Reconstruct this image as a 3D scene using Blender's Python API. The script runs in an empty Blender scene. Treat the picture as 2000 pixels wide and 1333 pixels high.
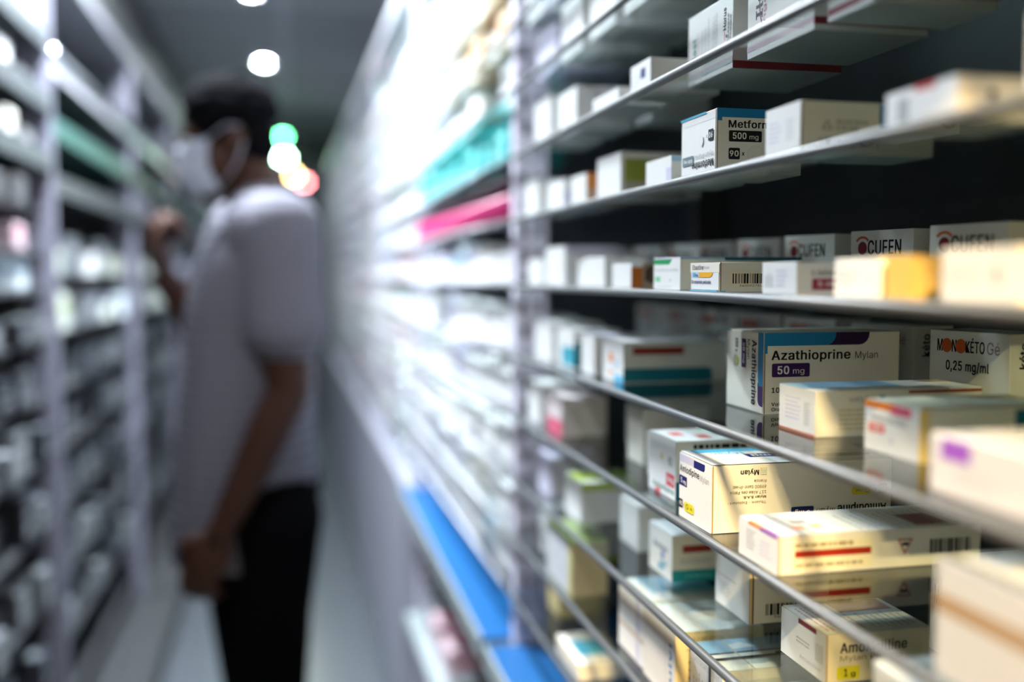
import bpy, bmesh, math, random, os
from mathutils import Vector, Matrix

S = bpy.context.scene
C = S.collection
R = math.radians

# ------------------------------------------------------------------ camera, world, exposure
CZ = 1.35                                   # camera height
cam = bpy.data.cameras.new('camera')
cam.sensor_width = 36.0
cam.lens = 35.0
cam.clip_start = 0.02
cam.dof.use_dof = True
cam.dof.focus_distance = 0.80
cam.dof.aperture_fstop = 1.4
cam.dof.aperture_blades = 9
camo = bpy.data.objects.new('camera', cam)
C.objects.link(camo)
camo.location = (0, 0, CZ)
camo.rotation_euler = (R(90 - 3.8836), 0, R(-12.7222))
S.camera = camo

w = bpy.data.worlds.new('world')
S.world = w
w.use_nodes = True
w.node_tree.nodes['Background'].inputs[0].default_value = (0.55, 0.62, 0.8, 1)
w.node_tree.nodes['Background'].inputs[1].default_value = 0.01

S.view_settings.view_transform = 'Standard'
S.view_settings.look = 'None'
S.view_settings.gamma = 1.0
S.view_settings.exposure = 1.65
S.cycles.use_denoising = True
S.cycles.transparent_max_bounces = 40
S.cycles.max_bounces = 8
S.cycles.diffuse_bounces = 4
S.cycles.glossy_bounces = 4
S.cycles.sample_clamp_indirect = 4.0

# lamps of the room: (x, y, radius, emission strength, colour); the warm one is a short tube across the aisle
COOL = (0.84, 0.93, 1.0)
WARM = (1.0, 0.70, 0.33)
LAMPS = [(-0.13, 8.6, .022, 900, COOL), (-0.13, 7.4, .022, 900, COOL), (-0.112, 6.15, .022, 1000, COOL), (-0.137, 4.64, .022, 1000, COOL),
         (-0.30, 3.3, .10, 110, COOL), (-0.22, 2.36, .10, 420, COOL), (-0.44, 0.95, .10, 62, COOL), (-0.17, -1.0, .12, 3500, WARM)]
CEIL = 2.6

# ------------------------------------------------------------------ materials
MATS = {}
def mat(name, col, rough=0.5, metal=0.0, spec=0.5, noise=0.0, nscale=30.0, emit=None, estr=0.0, coat=0.0):
    if name in MATS:
        return MATS[name]
    m = bpy.data.materials.new(name)
    m.use_nodes = True
    nt = m.node_tree
    b = nt.nodes['Principled BSDF']
    b.inputs['Base Color'].default_value = (*col, 1)
    b.inputs['Roughness'].default_value = rough
    b.inputs['Metallic'].default_value = metal
    b.inputs['Specular IOR Level'].default_value = spec
    if coat:
        b.inputs['Coat Weight'].default_value = coat
    if noise:
        tc = nt.nodes.new('ShaderNodeTexCoord')
        n = nt.nodes.new('ShaderNodeTexNoise')
        n.inputs['Scale'].default_value = nscale
        n.inputs['Detail'].default_value = 4
        mx = nt.nodes.new('ShaderNodeMix')
        mx.data_type = 'RGBA'
        mx.inputs['A'].default_value = (*[c * (1 - noise) for c in col], 1)
        mx.inputs['B'].default_value = (*[min(1, c * (1 + noise)) for c in col], 1)
        nt.links.new(tc.outputs['Object'], n.inputs['Vector'])
        nt.links.new(n.outputs['Fac'], mx.inputs['Factor'])
        nt.links.new(mx.outputs['Result'], b.inputs['Base Color'])
    if emit:
        b.inputs['Emission Color'].default_value = (*emit, 1)
        b.inputs['Emission Strength'].default_value = estr
    MATS[name] = m
    return m

def paper(col):
    """printed carton board in one ink colour"""
    k = 'ink_%02x%02x%02x' % tuple(int(255 * c) for c in col)
    return mat(k, col, rough=0.45, spec=0.2, noise=0.03, nscale=60)

def glass_mat(name, tint, base=0.0):
    """thin acrylic: clear, tinted, with a Fresnel surface reflection on its outer faces"""
    m = bpy.data.materials.new(name)
    m.use_nodes = True
    nt = m.node_tree
    nt.nodes.clear()
    out = nt.nodes.new('ShaderNodeOutputMaterial')
    tr = nt.nodes.new('ShaderNodeBsdfTransparent')
    tr.inputs[0].default_value = (*tint, 1)
    gl = nt.nodes.new('ShaderNodeBsdfGlossy')
    gl.inputs['Roughness'].default_value = 0.03
    gl.inputs['Color'].default_value = (0.95, 0.98, 1, 1)
    fr = nt.nodes.new('ShaderNodeFresnel')
    fr.inputs['IOR'].default_value = 1.72
    geo = nt.nodes.new('ShaderNodeNewGeometry')
    inv = nt.nodes.new('ShaderNodeMath'); inv.operation = 'SUBTRACT'; inv.inputs[0].default_value = 1.0
    mul = nt.nodes.new('ShaderNodeMath'); mul.operation = 'MULTIPLY'
    mix = nt.nodes.new('ShaderNodeMixShader')
    nt.links.new(geo.outputs['Backfacing'], inv.inputs[1])
    nt.links.new(fr.outputs[0], mul.inputs[0])
    nt.links.new(inv.outputs[0], mul.inputs[1])
    nt.links.new(mul.outputs[0], mix.inputs[0])
    nt.links.new(tr.outputs[0], mix.inputs[1])
    nt.links.new(gl.outputs[0], mix.inputs[2])
    nt.links.new(mix.outputs[0], out.inputs['Surface'])
    return m

def perforated_mat(name, col):
    """painted steel upright with a column of punched slots, from object coordinates"""
    m = bpy.data.materials.new(name)
    m.use_nodes = True
    nt = m.node_tree
    b = nt.nodes['Principled BSDF']
    b.inputs['Roughness'].default_value = 0.4
    tc = nt.nodes.new('ShaderNodeTexCoord')
    sp = nt.nodes.new('ShaderNodeSeparateXYZ')
    nt.links.new(tc.outputs['Object'], sp.inputs[0])
    def math_(op, a, bb):
        n = nt.nodes.new('ShaderNodeMath'); n.operation = op
        for i, q in enumerate((a, bb)):
            if q is None: continue
            if isinstance(q, (int, float)): n.inputs[i].default_value = q
            else: nt.links.new(q, n.inputs[i])
        return n.outputs[0]
    zz = math_('FRACT', math_('MULTIPLY', sp.outputs['Z'], 1 / 0.038), None)
    a1 = math_('LESS_THAN', zz, 0.42)
    ax = math_('ABSOLUTE', math_('SUBTRACT', math_('ABSOLUTE', sp.outputs['X'], None), 0.011), None)
    a2 = math_('LESS_THAN', ax, 0.0045)
    f = math_('MULTIPLY', a1, a2)
    mx = nt.nodes.new('ShaderNodeMix'); mx.data_type = 'RGBA'
    mx.inputs['A'].default_value = (*col, 1)
    mx.inputs['B'].default_value = (0.04, 0.04, 0.05, 1)
    nt.links.new(f, mx.inputs['Factor'])
    nt.links.new(mx.outputs['Result'], b.inputs['Base Color'])
    return m

def stripe_mat(name, c1, c2, period, share, rough=0.9):
    m = bpy.data.materials.new(name)
    m.use_nodes = True
    nt = m.node_tree
    b = nt.nodes['Principled BSDF']
    b.inputs['Roughness'].default_value = rough
    b.inputs['Specular IOR Level'].default_value = 0.15
    tc = nt.nodes.new('ShaderNodeTexCoord')
    sp = nt.nodes.new('ShaderNodeSeparateXYZ')
    nt.links.new(tc.outputs['Object'], sp.inputs[0])
    n1 = nt.nodes.new('ShaderNodeMath'); n1.operation = 'MULTIPLY'; n1.inputs[1].default_value = 1 / period
    n2 = nt.nodes.new('ShaderNodeMath'); n2.operation = 'FRACT'
    n3 = nt.nodes.new('ShaderNodeMath'); n3.operation = 'LESS_THAN'; n3.inputs[1].default_value = share
    nt.links.new(sp.outputs['Z'], n1.inputs[0]); nt.links.new(n1.outputs[0], n2.inputs[0]); nt.links.new(n2.outputs[0], n3.inputs[0])
    mx = nt.nodes.new('ShaderNodeMix'); mx.data_type = 'RGBA'
    mx.inputs['A'].default_value = (*c1, 1); mx.inputs['B'].default_value = (*c2, 1)
    nt.links.new(n3.outputs[0], mx.inputs['Factor'])
    nt.links.new(mx.outputs['Result'], b.inputs['Base Color'])
    return m

WHITE = (0.80, 0.80, 0.80)
CREAM = (0.80, 0.77, 0.70)
BLACK = (0.006, 0.006, 0.007)
INK = (0.006, 0.006, 0.009)
GREY = (0.40, 0.41, 0.43)
LGREY = (0.62, 0.63, 0.66)
BLUE = (0.012, 0.20, 0.44)
NAVY = (0.016, 0.022, 0.15)
PURPLE = (0.05, 0.014, 0.11)
DPURP = (0.03, 0.012, 0.055)
TEAL = (0.006, 0.15, 0.20)
CYAN = (0.10, 0.46, 0.70)
RED = (0.42, 0.03, 0.02)
MAROON = (0.20, 0.015, 0.03)
ORANGE = (0.80, 0.22, 0.03)
AMBER = (0.85, 0.42, 0.02)
YELLOW = (0.75, 0.66, 0.03)
BUFF = (0.80, 0.60, 0.26)
GREEN = (0.02, 0.30, 0.10)
LIME = (0.45, 0.58, 0.10)
PINK = (0.75, 0.12, 0.22)
LAV = (0.62, 0.60, 0.75)
SKY = (0.30, 0.50, 0.68)

M_RACK = mat('rack_paint', (0.60, 0.60, 0.66), rough=0.35, noise=0.04)
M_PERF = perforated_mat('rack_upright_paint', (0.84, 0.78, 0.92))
M_PERFL = perforated_mat('left_upright_dimmed', (0.20, 0.195, 0.25))  # upright paint darkened: the dimmer left side put into its colour
M_RODW = mat('pale_edge_rod', (0.62, 0.63, 0.68), rough=0.3)
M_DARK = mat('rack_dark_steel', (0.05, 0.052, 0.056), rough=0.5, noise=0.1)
M_BACK = mat('rack_back_board', (0.022, 0.023, 0.026), rough=0.6, noise=0.1)
M_ROD = mat('grey_edge_rod', (0.085, 0.09, 0.095), rough=0.42, noise=0.05)
M_ROD2 = mat('polished_beam_rod', (0.72, 0.76, 0.78), rough=0.04, metal=1.0)
M_GLASS = glass_mat('clear_acrylic', (0.86, 0.89, 0.885))
M_LINER = mat('blue_liner', (0.012, 0.115, 0.33), rough=0.35, noise=0.05)
M_SHELF = mat('pale_steel_shelf', (0.34, 0.39, 0.40), rough=0.35, noise=0.05)

# ------------------------------------------------------------------ mesh helpers
class MB:
    """collects faces in several materials, then becomes one mesh object"""
    def __init__(self):
        self.v, self.f, self.m, self.mats, self.sm = [], [], [], [], []
    def mi(self, m):
        if m not in self.mats:
            self.mats.append(m)
        return self.mats.index(m)
    def add(self, vs, fs, m, smooth=False):
        o = len(self.v)
        self.v += [tuple(p) for p in vs]
        k = self.mi(m)
        for f in fs:
            self.f.append([i + o for i in f]); self.m.append(k); self.sm.append(smooth)
    def box(self, x0, y0, z0, x1, y1, z1, m, bev=0.0):
        if bev <= 0:
            vs = [(x0, y0, z0), (x1, y0, z0), (x1, y1, z0), (x0, y1, z0), (x0, y0, z1), (x1, y0, z1), (x1, y1, z1), (x0, y1, z1)]
            fs = [(0, 3, 2, 1), (4, 5, 6, 7), (0, 1, 5, 4), (1, 2, 6, 5), (2, 3, 7, 6), (3, 0, 4, 7)]
            self.add(vs, fs, m)
            return
        bm = bmesh.new()
        r = bmesh.ops.create_cube(bm, size=1)
        for v in bm.verts:
            v.co = Vector((x0 + (v.co.x + .5) * (x1 - x0), y0 + (v.co.y + .5) * (y1 - y0), z0 + (v.co.z + .5) * (z1 - z0)))
        bmesh.ops.bevel(bm, geom=list(bm.edges), offset=bev, segments=2, affect='EDGES', profile=0.6)
        bm.normal_update()
        bm.verts.index_update()
        self.add([v.co[:] for v in bm.verts], [[v.index for v in f.verts] for f in bm.faces], m)
        bm.free()
    def tube(self, pts, rad, m, n=12, cap=True):
        rads = rad if isinstance(rad, (list, tuple)) else [rad] * len(pts)
        vs, fs = [], []
        pts = [Vector(p) for p in pts]
        ref = None
        for i, p in enumerate(pts):
            a = pts[max(i - 1, 0)]; b = pts[min(i + 1, len(pts) - 1)]
            d = (b - a).normalized()
            if ref is None:
                ref = d.orthogonal().normalized()
            ref = (ref - d * ref.dot(d)).normalized()
            q = d.cross(ref)
            for k in range(n):
                t = 2 * math.pi * k / n
                vs.append(p + (ref * math.cos(t) + q * math.sin(t)) * rads[i])
        for i in range(len(pts) - 1):
            for k in range(n):
                k2 = (k + 1) % n
                fs.append((i * n + k, i * n + k2, (i + 1) * n + k2, (i + 1) * n + k))
        if cap:
            fs.append(tuple(range(n - 1, -1, -1)))
            fs.append(tuple((len(pts) - 1) * n + k for k in range(n)))
        self.add(vs, fs, m, True)
    def ellipsoid(self, c, r, m, rot=None, nu=20, nv=12):
        vs, fs = [], []
        M = rot or Matrix.Identity(3)
        c = Vector(c)
        for j in range(1, nv):
            ph = math.pi * j / nv
            for i in range(nu):
                t = 2 * math.pi * i / nu
                vs.append(c + M @ Vector((r[0] * math.sin(ph) * math.cos(t), r[1] * math.sin(ph) * math.sin(t), r[2] * math.cos(ph))))
        top = len(vs); vs.append(c + M @ Vector((0, 0, r[2]))); vs.append(c + M @ Vector((0, 0, -r[2])))
        for j in range(nv - 2):
            for i in range(nu):
                i2 = (i + 1) % nu
                fs.append((j * nu + i, (j + 1) * nu + i, (j + 1) * nu + i2, j * nu + i2))
        for i in range(nu):
            i2 = (i + 1) % nu
            fs.append((top, i, i2)); fs.append((top + 1, (nv - 2) * nu + i2, (nv - 2) * nu + i))
        self.add(vs, fs, m, True)
    def mesh(self, name):
        me = bpy.data.meshes.new(name)
        me.from_pydata(self.v, [], self.f)
        for m in self.mats:
            me.materials.append(m)
        me.polygons.foreach_set('material_index', self.m)
        me.polygons.foreach_set('use_smooth', self.sm)
        me.update()
        return me
    def build(self, name, parent=None, loc=(0, 0, 0), rotz=0.0):
        o = bpy.data.objects.new(name, self.mesh(name))
        C.objects.link(o)
        if parent: o.parent = parent
        o.location = loc
        o.rotation_euler = (0, 0, rotz)
        return o

def empty(name, loc=(0, 0, 0)):
    o = bpy.data.objects.new(name, None)
    o.empty_display_size = 0.05
    C.objects.link(o)
    o.location = loc
    return o

def tag(o, label, cat, group=None, kind=None):
    o['label'] = label
    o['category'] = cat
    if group: o['group'] = group
    if kind: o['kind'] = kind
    return o

def struct(mb, name):
    o = mb.build(name)
    o['kind'] = 'structure'
    return o

# lettering: text curves turned into flat outlines, normalised to their own box
try:
    FONT = bpy.data.fonts.load(os.path.join(bpy.utils.system_resource('DATAFILES'), 'fonts', 'Inter.woff2'))
except Exception:
    FONT = None
TXT = {}
def glyphs(s, bold):
    key = (s, bold)
    if key in TXT: return TXT[key]
    cu = bpy.data.curves.new('lettering', 'FONT')
    cu.body = s
    if FONT: cu.font = FONT
    cu.resolution_u = 3
    cu.fill_mode = 'FRONT'
    if bold: cu.space_character = 1.06
    to = bpy.data.objects.new('lettering', cu)
    C.objects.link(to)
    dg = bpy.context.evaluated_depsgraph_get()
    dg.update()
    me = bpy.data.meshes.new_from_object(to.evaluated_get(dg))
    vs = [v.co.copy() for v in me.vertices]
    fs = [list(p.vertices) for p in me.polygons]
    if me.polygons and me.polygons[0].normal.z < 0:
        fs = [f[::-1] for f in fs]
    bpy.data.objects.remove(to); bpy.data.curves.remove(cu); bpy.data.meshes.remove(me)
    if bold:                                # heavier weight: the same outlines overprinted with small shifts
        n0, v0, f0 = len(vs), list(vs), list(fs)
        vs, fs = [], []
        for k, (sx, sy) in enumerate(((-.022, -.008), (.022, -.008), (-.022, .008), (.022, .008), (0, 0))):
            vs += [Vector((v.x + sx, v.y + sy, k * 0.000008)) for v in v0]
            fs += [[i + k * n0 for i in f] for f in f0]
    x0 = min(v.x for v in vs); x1 = max(v.x for v in vs); y0 = min(v.y for v in vs); y1 = max(v.y for v in vs)
    TXT[key] = ([((v.x - x0) / (x1 - x0), (v.y - y0) / (y1 - y0), v.z if bold else 0.0) for v in vs], fs)
    return TXT[key]

class Carton:
    """a folding carton, corner at the origin: x away from the aisle, y along it, z up. Faces:
       A = aisle side, C = side towards the near end of the aisle, T = top. Prints are given in fractions of a face."""
    def __init__(self, dx, dy, h, base=WHITE, flap=None):
        self.d = (dx, dy, h)
        self.mb = MB()
        self.fm = None
        if flap:                            # tuck flap closing the aisle end: a panel of its own that carries that end's print
            self.fm = MB()
            self.fm.box(-0.0006, 0.0012, 0.0012, 0.0, dy - 0.0016, h - 0.0010, paper(flap), bev=0.0002)
        self.mb.box(0, 0, 0, dx, dy, h, paper(base), bev=0.0007)
        self.n = 0
        if flap: self.rect('C', 0.0, 0.0, min(0.0010 / dx, .05), 1.0, (0.30, 0.21, 0.12))
    def tgt(self, F):
        return self.fm if F == 'A' and self.fm else self.mb
    def size(self, F):
        dx, dy, h = self.d
        return {'A': (dy, h), 'C': (dx, h), 'T': (dx, dy), 'B': (dx, dy)}[F]
    def pt(self, F, u, v, e):
        dx, dy, h = self.d
        if F == 'A':
            if self.fm: e += 0.0006
            return (-e, dy * (1 - u), h * v)
        if F == 'C': return (dx * u, -e, h * v)
        if F == 'T': return (dx * u, dy * v, h + e)
        return (dx * u, dy * (1 - v), -e)
    def poly(self, F, uv, col):
        self.n += 1
        e = 0.00008 + 0.000015 * self.n
        self.tgt(F).add([self.pt(F, u, v, e) for u, v in uv], [list(range(len(uv)))], paper(col))
    def rect(self, F, u0, v0, u1, v1, col, r=0.0, corners='abcd'):
        """r = corner radius in face heights; a bl, b br, c tr, d tl"""
        if r <= 0:
            self.poly(F, [(u0, v0), (u1, v0), (u1, v1), (u0, v1)], col); return
        wdt, hgt = self.size(F)
        ru, rv = r * hgt / wdt, r
        out = []
        for k, (cu, cv, a0) in zip('abcd', ((u0 + ru, v0 + rv, 180), (u1 - ru, v0 + rv, 270), (u1 - ru, v1 - rv, 0), (u0 + ru, v1 - rv, 90))):
            if k in corners:
                for q in range(6):
                    t = R(a0 + 18 * q)
                    out.append((cu + ru * math.cos(t), cv + rv * math.sin(t)))
            else:
                out.append({'a': (u0, v0), 'b': (u1, v0), 'c': (u1, v1), 'd': (u0, v1)}[k])
        self.poly(F, out, col)
    def disc(self, F, u, v, r, col, stretch=1.0, a0=0, a1=360, inner=0.0):
        wdt, hgt = self.size(F)
        n = 24
        o = []
        for q in range(n + 1):
            t = R(a0 + (a1 - a0) * q / n)
            o.append((u + r * hgt / wdt * math.cos(t), v + r * stretch * math.sin(t)))
        if inner > 0:
            for q in range(n):
                t0, t1 = R(a0 + (a1 - a0) * q / n), R(a0 + (a1 - a0) * (q + 1) / n)
                P = lambda t, rr: (u + rr * hgt / wdt * math.cos(t), v + rr * stretch * math.sin(t))
                self.poly(F, [P(t0, inner), P(t0, r), P(t1, r), P(t1, inner)], col)
                self.n -= 1
            self.n += 1
        else:
            self.poly(F, o[:-1] if a1 - a0 >= 360 else o, col)
    def text(self, F, s, u0, v0, u1, v1, col=INK, bold=False, rot=0):
        self.n += 1
        e = 0.00008 + 0.000015 * self.n
        vs, fs = glyphs(s, bold)
        P = []
        for x, y, dz in vs:
            if rot == 180: x, y = 1 - x, 1 - y
            elif rot == 90: x, y = 1 - y, x
            elif rot == 270: x, y = y, 1 - x
            P.append(self.pt(F, u0 + x * (u1 - u0), v0 + y * (v1 - v0), e + dz))
        self.n += 2 if bold else 0
        self.tgt(F).add(P, fs, paper(col))
    def bars(self, F, u0, v0, u1, v1, col=BLACK, seed=1, n=30, vertical=True):
        rnd = random.Random(seed)
        q = 0.0
        tot = []
        while q < 1:
            a = rnd.choice((1, 1, 2, 3)) * 0.5 / n; b = rnd.choice((1, 1, 2)) * 0.5 / n
            tot.append((q, min(1, q + a))); q += a + b
        for a, b in tot:
            if vertical: self.rect(F, u0 + a * (u1 - u0), v0, u0 + b * (u1 - u0), v1, col)
            else: self.rect(F, u0, v0 + a * (v1 - v0), u1, v0 + b * (v1 - v0), col)
            self.n -= 1
        self.n += 1
    def lines(self, F, u0, v0, u1, v1, k, col=GREY, seed=3, vertical=False, fill=0.45):
        """fine print too small to read: k ragged rows of short dashes"""
        rnd = random.Random(seed)
        for i in range(k):
            a0 = (i + 0.5 - fill / 2) / k; a1 = a0 + fill / k
            q = 0.0
            end = rnd.uniform(0.7, 1.0)
            while q < end:
                l = rnd.uniform(0.04, 0.13)
                b0, b1 = q, min(end, q + l)
                if vertical: self.rect(F, u0 + a0 * (u1 - u0), v0 + b0 * (v1 - v0), u0 + a1 * (u1 - u0), v0 + b1 * (v1 - v0), col)
                else: self.rect(F, u0 + b0 * (u1 - u0), v0 + a0 * (v1 - v0), u0 + b1 * (u1 - u0), v0 + a1 * (v1 - v0), col)
                self.n -= 1
                q += l + 0.02
        self.n += 1
    def put(self, x, y, z, label, group=None, rotz=0.0, name='medicine_box', cat='box'):
        o = self.mb.build(name, loc=(x, y, z), rotz=rotz)
        tag(o, label, cat, group)
        if self.fm: self.fm.build('end_flap', parent=o)
        return o

# ------------------------------------------------------------------ the room
YB, YF = 9.6, -2.6
XL, XR = -0.97, 0.70
def plain(x0, y0, z0, x1, y1, z1, m):
    q = MB(); q.box(x0, y0, z0, x1, y1, z1, m); return q
M_FLOOR = mat('floor_vinyl', (0.105, 0.12, 0.135), rough=0.25, noise=0.06, nscale=3)
M_WALL = mat('wall_paint', (0.10, 0.105, 0.12), rough=0.8, noise=0.03)
def ceiling_mat():
    m = mat('ceiling_panel', (0.30, 0.315, 0.34), rough=0.85)
    nt = m.node_tree
    tc = nt.nodes.new('ShaderNodeTexCoord'); br = nt.nodes.new('ShaderNodeTexBrick')
    br.offset = 0.0
    br.inputs['Scale'].default_value = 1.0
    br.inputs['Brick Width'].default_value = 1.2
    br.inputs['Row Height'].default_value = 0.6
    br.inputs['Mortar Size'].default_value = 0.025
    br.inputs['Color1'].default_value = (0.29, 0.305, 0.33, 1)
    br.inputs['Color2'].default_value = (0.33, 0.345, 0.37, 1)
    br.inputs['Mortar'].default_value = (0.46, 0.48, 0.52, 1)
    nt.links.new(tc.outputs['Object'], br.inputs['Vector'])
    nt.links.new(br.outputs['Color'], nt.nodes['Principled BSDF'].inputs['Base Color'])
    return m
struct(plain(XL - .1, YF - .1, -.1, XR + .1, YB + .1, 0, M_FLOOR), 'floor')
struct(plain(XL - .1, YF - .1, CEIL, XR + .1, YB + .1, CEIL + .1, ceiling_mat()), 'ceiling')
struct(plain(XL - .1, YF - .1, 0, XL, YB + .1, CEIL, M_WALL), 'wall_left')
struct(plain(XR, YF - .1, 0, XR + .1, YB + .1, CEIL, M_WALL), 'wall_right')
struct(plain(XL, YB, 0, XR, YB + .1, CEIL, M_WALL), 'wall_back')
struct(plain(XL, YF - .1, 0, XR, YF, CEIL, M_DARK), 'wall_front')

# added beam, unseen behind the camera, keeps the warm tube off the upper shelves
struct(plain(XL, -.36, 2.078, XR, -.30, CEIL, M_WALL), 'light_block_beam')
# dark soffit above the left-hand racks
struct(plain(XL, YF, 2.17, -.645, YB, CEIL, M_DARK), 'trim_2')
# ceiling downlights, each with its own light
def downlight(x, y, rad, strength, col, label):
    root = tag(empty('ceiling_light', (x, y, CEIL)), label, 'light', 'lights along the aisle ceiling')
    em = mat('lamp_%s_%d' % ('warm' if col is WARM else 'cool', strength), (1, 1, 1), emit=col, estr=strength)
    h = MB()
    n = 28
    if col is WARM:
        h.box(-rad - .03, -.03, -.012, rad + .03, .03, 0, M_RACK, bev=.002)
        for s in (-1, 1): h.box(s * (rad + .012) - .008, -.014, -.034, s * (rad + .012) + .008, .014, -.012, M_RACK, bev=.002)
        h.build('housing', root)
        d = MB(); d.tube([(-rad, 0, -.024), (rad, 0, -.024)], .009, em, 14); d.build('tube', root)
        return
    vs, fs = [], []
    prof = [(rad + .045, 0.0), (rad + .045, -0.008), (rad + .03, -0.014), (rad + .008, -0.012), (rad + .0005, -0.003)]
    for r, z in prof:
        for k in range(n):
            t = 2 * math.pi * k / n
            vs.append((r * math.cos(t), r * math.sin(t), z))
    for j in range(len(prof) - 1):
        for k in range(n):
            k2 = (k + 1) % n
            fs.append((j * n + k, (j + 1) * n + k, (j + 1) * n + k2, j * n + k2))
    h.add(vs, fs, M_RACK, True)
    h.build('housing', root)
    d = MB()
    d.add([(rad * math.cos(2 * math.pi * k / n), rad * math.sin(2 * math.pi * k / n), -.006) for k in range(n)], [list(range(n - 1, -1, -1))], em)
    d.build('diffuser', root)
LAB = ['round white downlight at the far end of the aisle ceiling, farthest of the row',
       'round white downlight in the ceiling, second from the far end of the aisle',
       'round glowing downlight just above the top of the person\'s hair',
       'glowing downlight at the top edge of the picture, nearer than the one above the hair',
       'white downlight over the aisle, just beyond the person',
       'white downlight in the ceiling over the aisle, straight above the person',
       'white downlight in the ceiling over the left racks, nearest of the cool white ones',
       'short warm white tube light across the ceiling behind the nearest boxes']
for (x, y, r_, s_, c_), l in zip(LAMPS, LAB):
    downlight(x, y, r_, s_, c_, l)

# small coloured lamps hanging at the far end, seen past the person's neck
def pendant(x, y, z, r, col, s_, label):
    root = tag(empty('pendant_lamp', (x, y, CEIL)), label, 'lamp', 'small coloured lamps at the aisle end')
    st = MB(); st.tube([(0, 0, 0), (0, 0, z + r - CEIL)], 0.002, M_DARK, 8); st.build('stem', root)
    b = MB(); b.ellipsoid((0, 0, z - CEIL), (r, r, r), mat('pendant_' + label.split()[1], (0.8, 0.8, 0.8), emit=col, estr=s_)); b.build('bulb', root)
    c = MB(); c.tube([(0, 0, z - CEIL - r * .1), (0, 0, z - CEIL + r * .8), (0, 0, z - CEIL + r * 1.6)], [r * 1.3, r * 1.15, r * .3], M_DARK, 16); c.build('cap', root)
pendant(-0.016, 8.0, 2.415, 0.028, (0.12, 1.0, 0.32), 30, 'small green lamp hanging at the aisle end, highest of the coloured lamps')
pendant(-0.010, 8.1, 2.275, 0.040, (0.45, 1.0, 0.60), 70, 'small bright green-white lamp, below the top green lamp at the aisle end')
pendant(0.070, 8.2, 2.14, 0.028, (1.0, 0.55, 0.18), 34, 'small amber lamp hanging low at the aisle end beside the person\'s collar')
pendant(0.150, 8.3, 2.10, 0.030, (1.0, 0.24, 0.26), 18, 'small pink lamp, lowest and rightmost of the coloured lamps at the aisle end')

# ------------------------------------------------------------------ shelving racks
SH = {'E-5': .73, 'E-4': .635, 'E-3': .54, 'E-2': .446, 'E-1': .352, 'E0': .262, 'E1': .167, 'E2': .076, 'E3': -.018,
      'E4': -.119, 'E5': -.210, 'E6': -.304, 'E7': -.390, 'E8': -.480}
def ZT(s): return CZ + SH[s] + 0.0034        # top of a shelf
XF = 0.32                                   # front line of the right-hand racks
TOPR = 2.13
def upright(parent, x, y, wdt, dep, z1, m):
    q = MB()
    q.box(-wdt / 2, -dep / 2, 0, wdt / 2, dep / 2, z1, m, bev=0.002)
    return q.build('upright', parent, (x, y, 0))

M_BASE = mat('base_cabinet_front', (0.36, 0.36, 0.43), rough=0.4, noise=0.03)
def base_unit(root, L):
    # deep base unit: lipped bottom shelf with a blue liner, an open lower shelf, a plinth
    zb = CZ - .57
    q = MB(); q.box(-.03, 0, zb - .03, .345, L, zb - .006, M_SHELF, bev=.002); q.build('bottom_shelf', root)
    q = MB(); q.box(-.035, 0, zb - .036, -.030, L, zb + .004, M_SHELF, bev=.002); q.build('shelf_lip', root)
    q = MB(); q.box(-.029, .002, zb - .006, .345, L - .002, zb, M_LINER); q.build('blue_liner', root)
    q = MB(); q.box(-.02, 0, .42, .345, L, .44, M_SHELF, bev=.002); q.build('lower_shelf', root)
    q = MB(); q.box(-.02, 0, .12, .345, L, .14, M_SHELF, bev=.002); q.build('lower_shelf', root)
    q = MB(); q.box(-.04, 0, 0, .345, L, .12, M_DARK, bev=.002); q.build('plinth', root)
def right_rack(y0, y1, shelves, label):
    root = tag(empty('shelving_rack', (XF, y0, 0)), label, 'rack', 'racks on the right of the aisle')
    L = y1 - y0
    upright(root, .040, L + .0145, .050, .029, TOPR, M_PERF)
    upright(root, .325, L + .0145, .040, .029, TOPR, M_DARK)
    b = MB(); b.box(.346, 0, .1, .352, L + .029, TOPR, M_BACK); b.build('back_panel', root)
    for s in shelves:
        z = CZ + SH[s]
        g = MB(); g.box(.003, 0, z - .003, .345, L, z + .003, M_GLASS)
        go = g.build('glass_shelf', root)
        r = MB(); r.tube([(0, -.012, z), (0, L + .012, z)], .0038, M_ROD if y0 < 0 else M_RODW if y0 < 2 else M_ROD2, 14); r.build('edge_rod', go)
    if y0 > 2:                              # further down: closed base cabinets, flush with the racks
        q = MB(); q.box(-.02, 0, .08, .345, L, CZ - .57, M_BASE, bev=.003); q.build('base_cabinet', root)
        q = MB(); q.box(.0, 0, 0, .345, L, .08, M_DARK); q.build('plinth', root)
    else:
        base_unit(root, L)
    q = MB(); q.box(-.01, 0, TOPR - .03, .345, L + .029, TOPR, M_RACK, bev=.002); q.build('top_rail', root)
    return root

ALLS = list(SH)
RB = [(-.30, 1.46), (1.49, 2.62), (2.65, 3.85), (3.88, 5.10), (5.13, 6.40), (6.43, 7.70)]
RLAB = ['nearest right-hand rack with glass shelves full of sharp medicine boxes',
        'bright white rack just beyond the perforated post, with blue liner on its bottom shelf',
        'third rack on the right, beyond the one with teal boxes and magenta bottles',
        'fourth rack on the right, blurred beside the person\'s back',
        'fifth rack on the right, far down the aisle beyond the person',
        'last rack on the right, at the far end of the aisle']
for i, (a, b) in enumerate(RB):
    right_rack(a, b, ALLS if i else [s for s in ALLS if s not in ('E-5', 'E-4', 'E-3')], RLAB[i])

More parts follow.
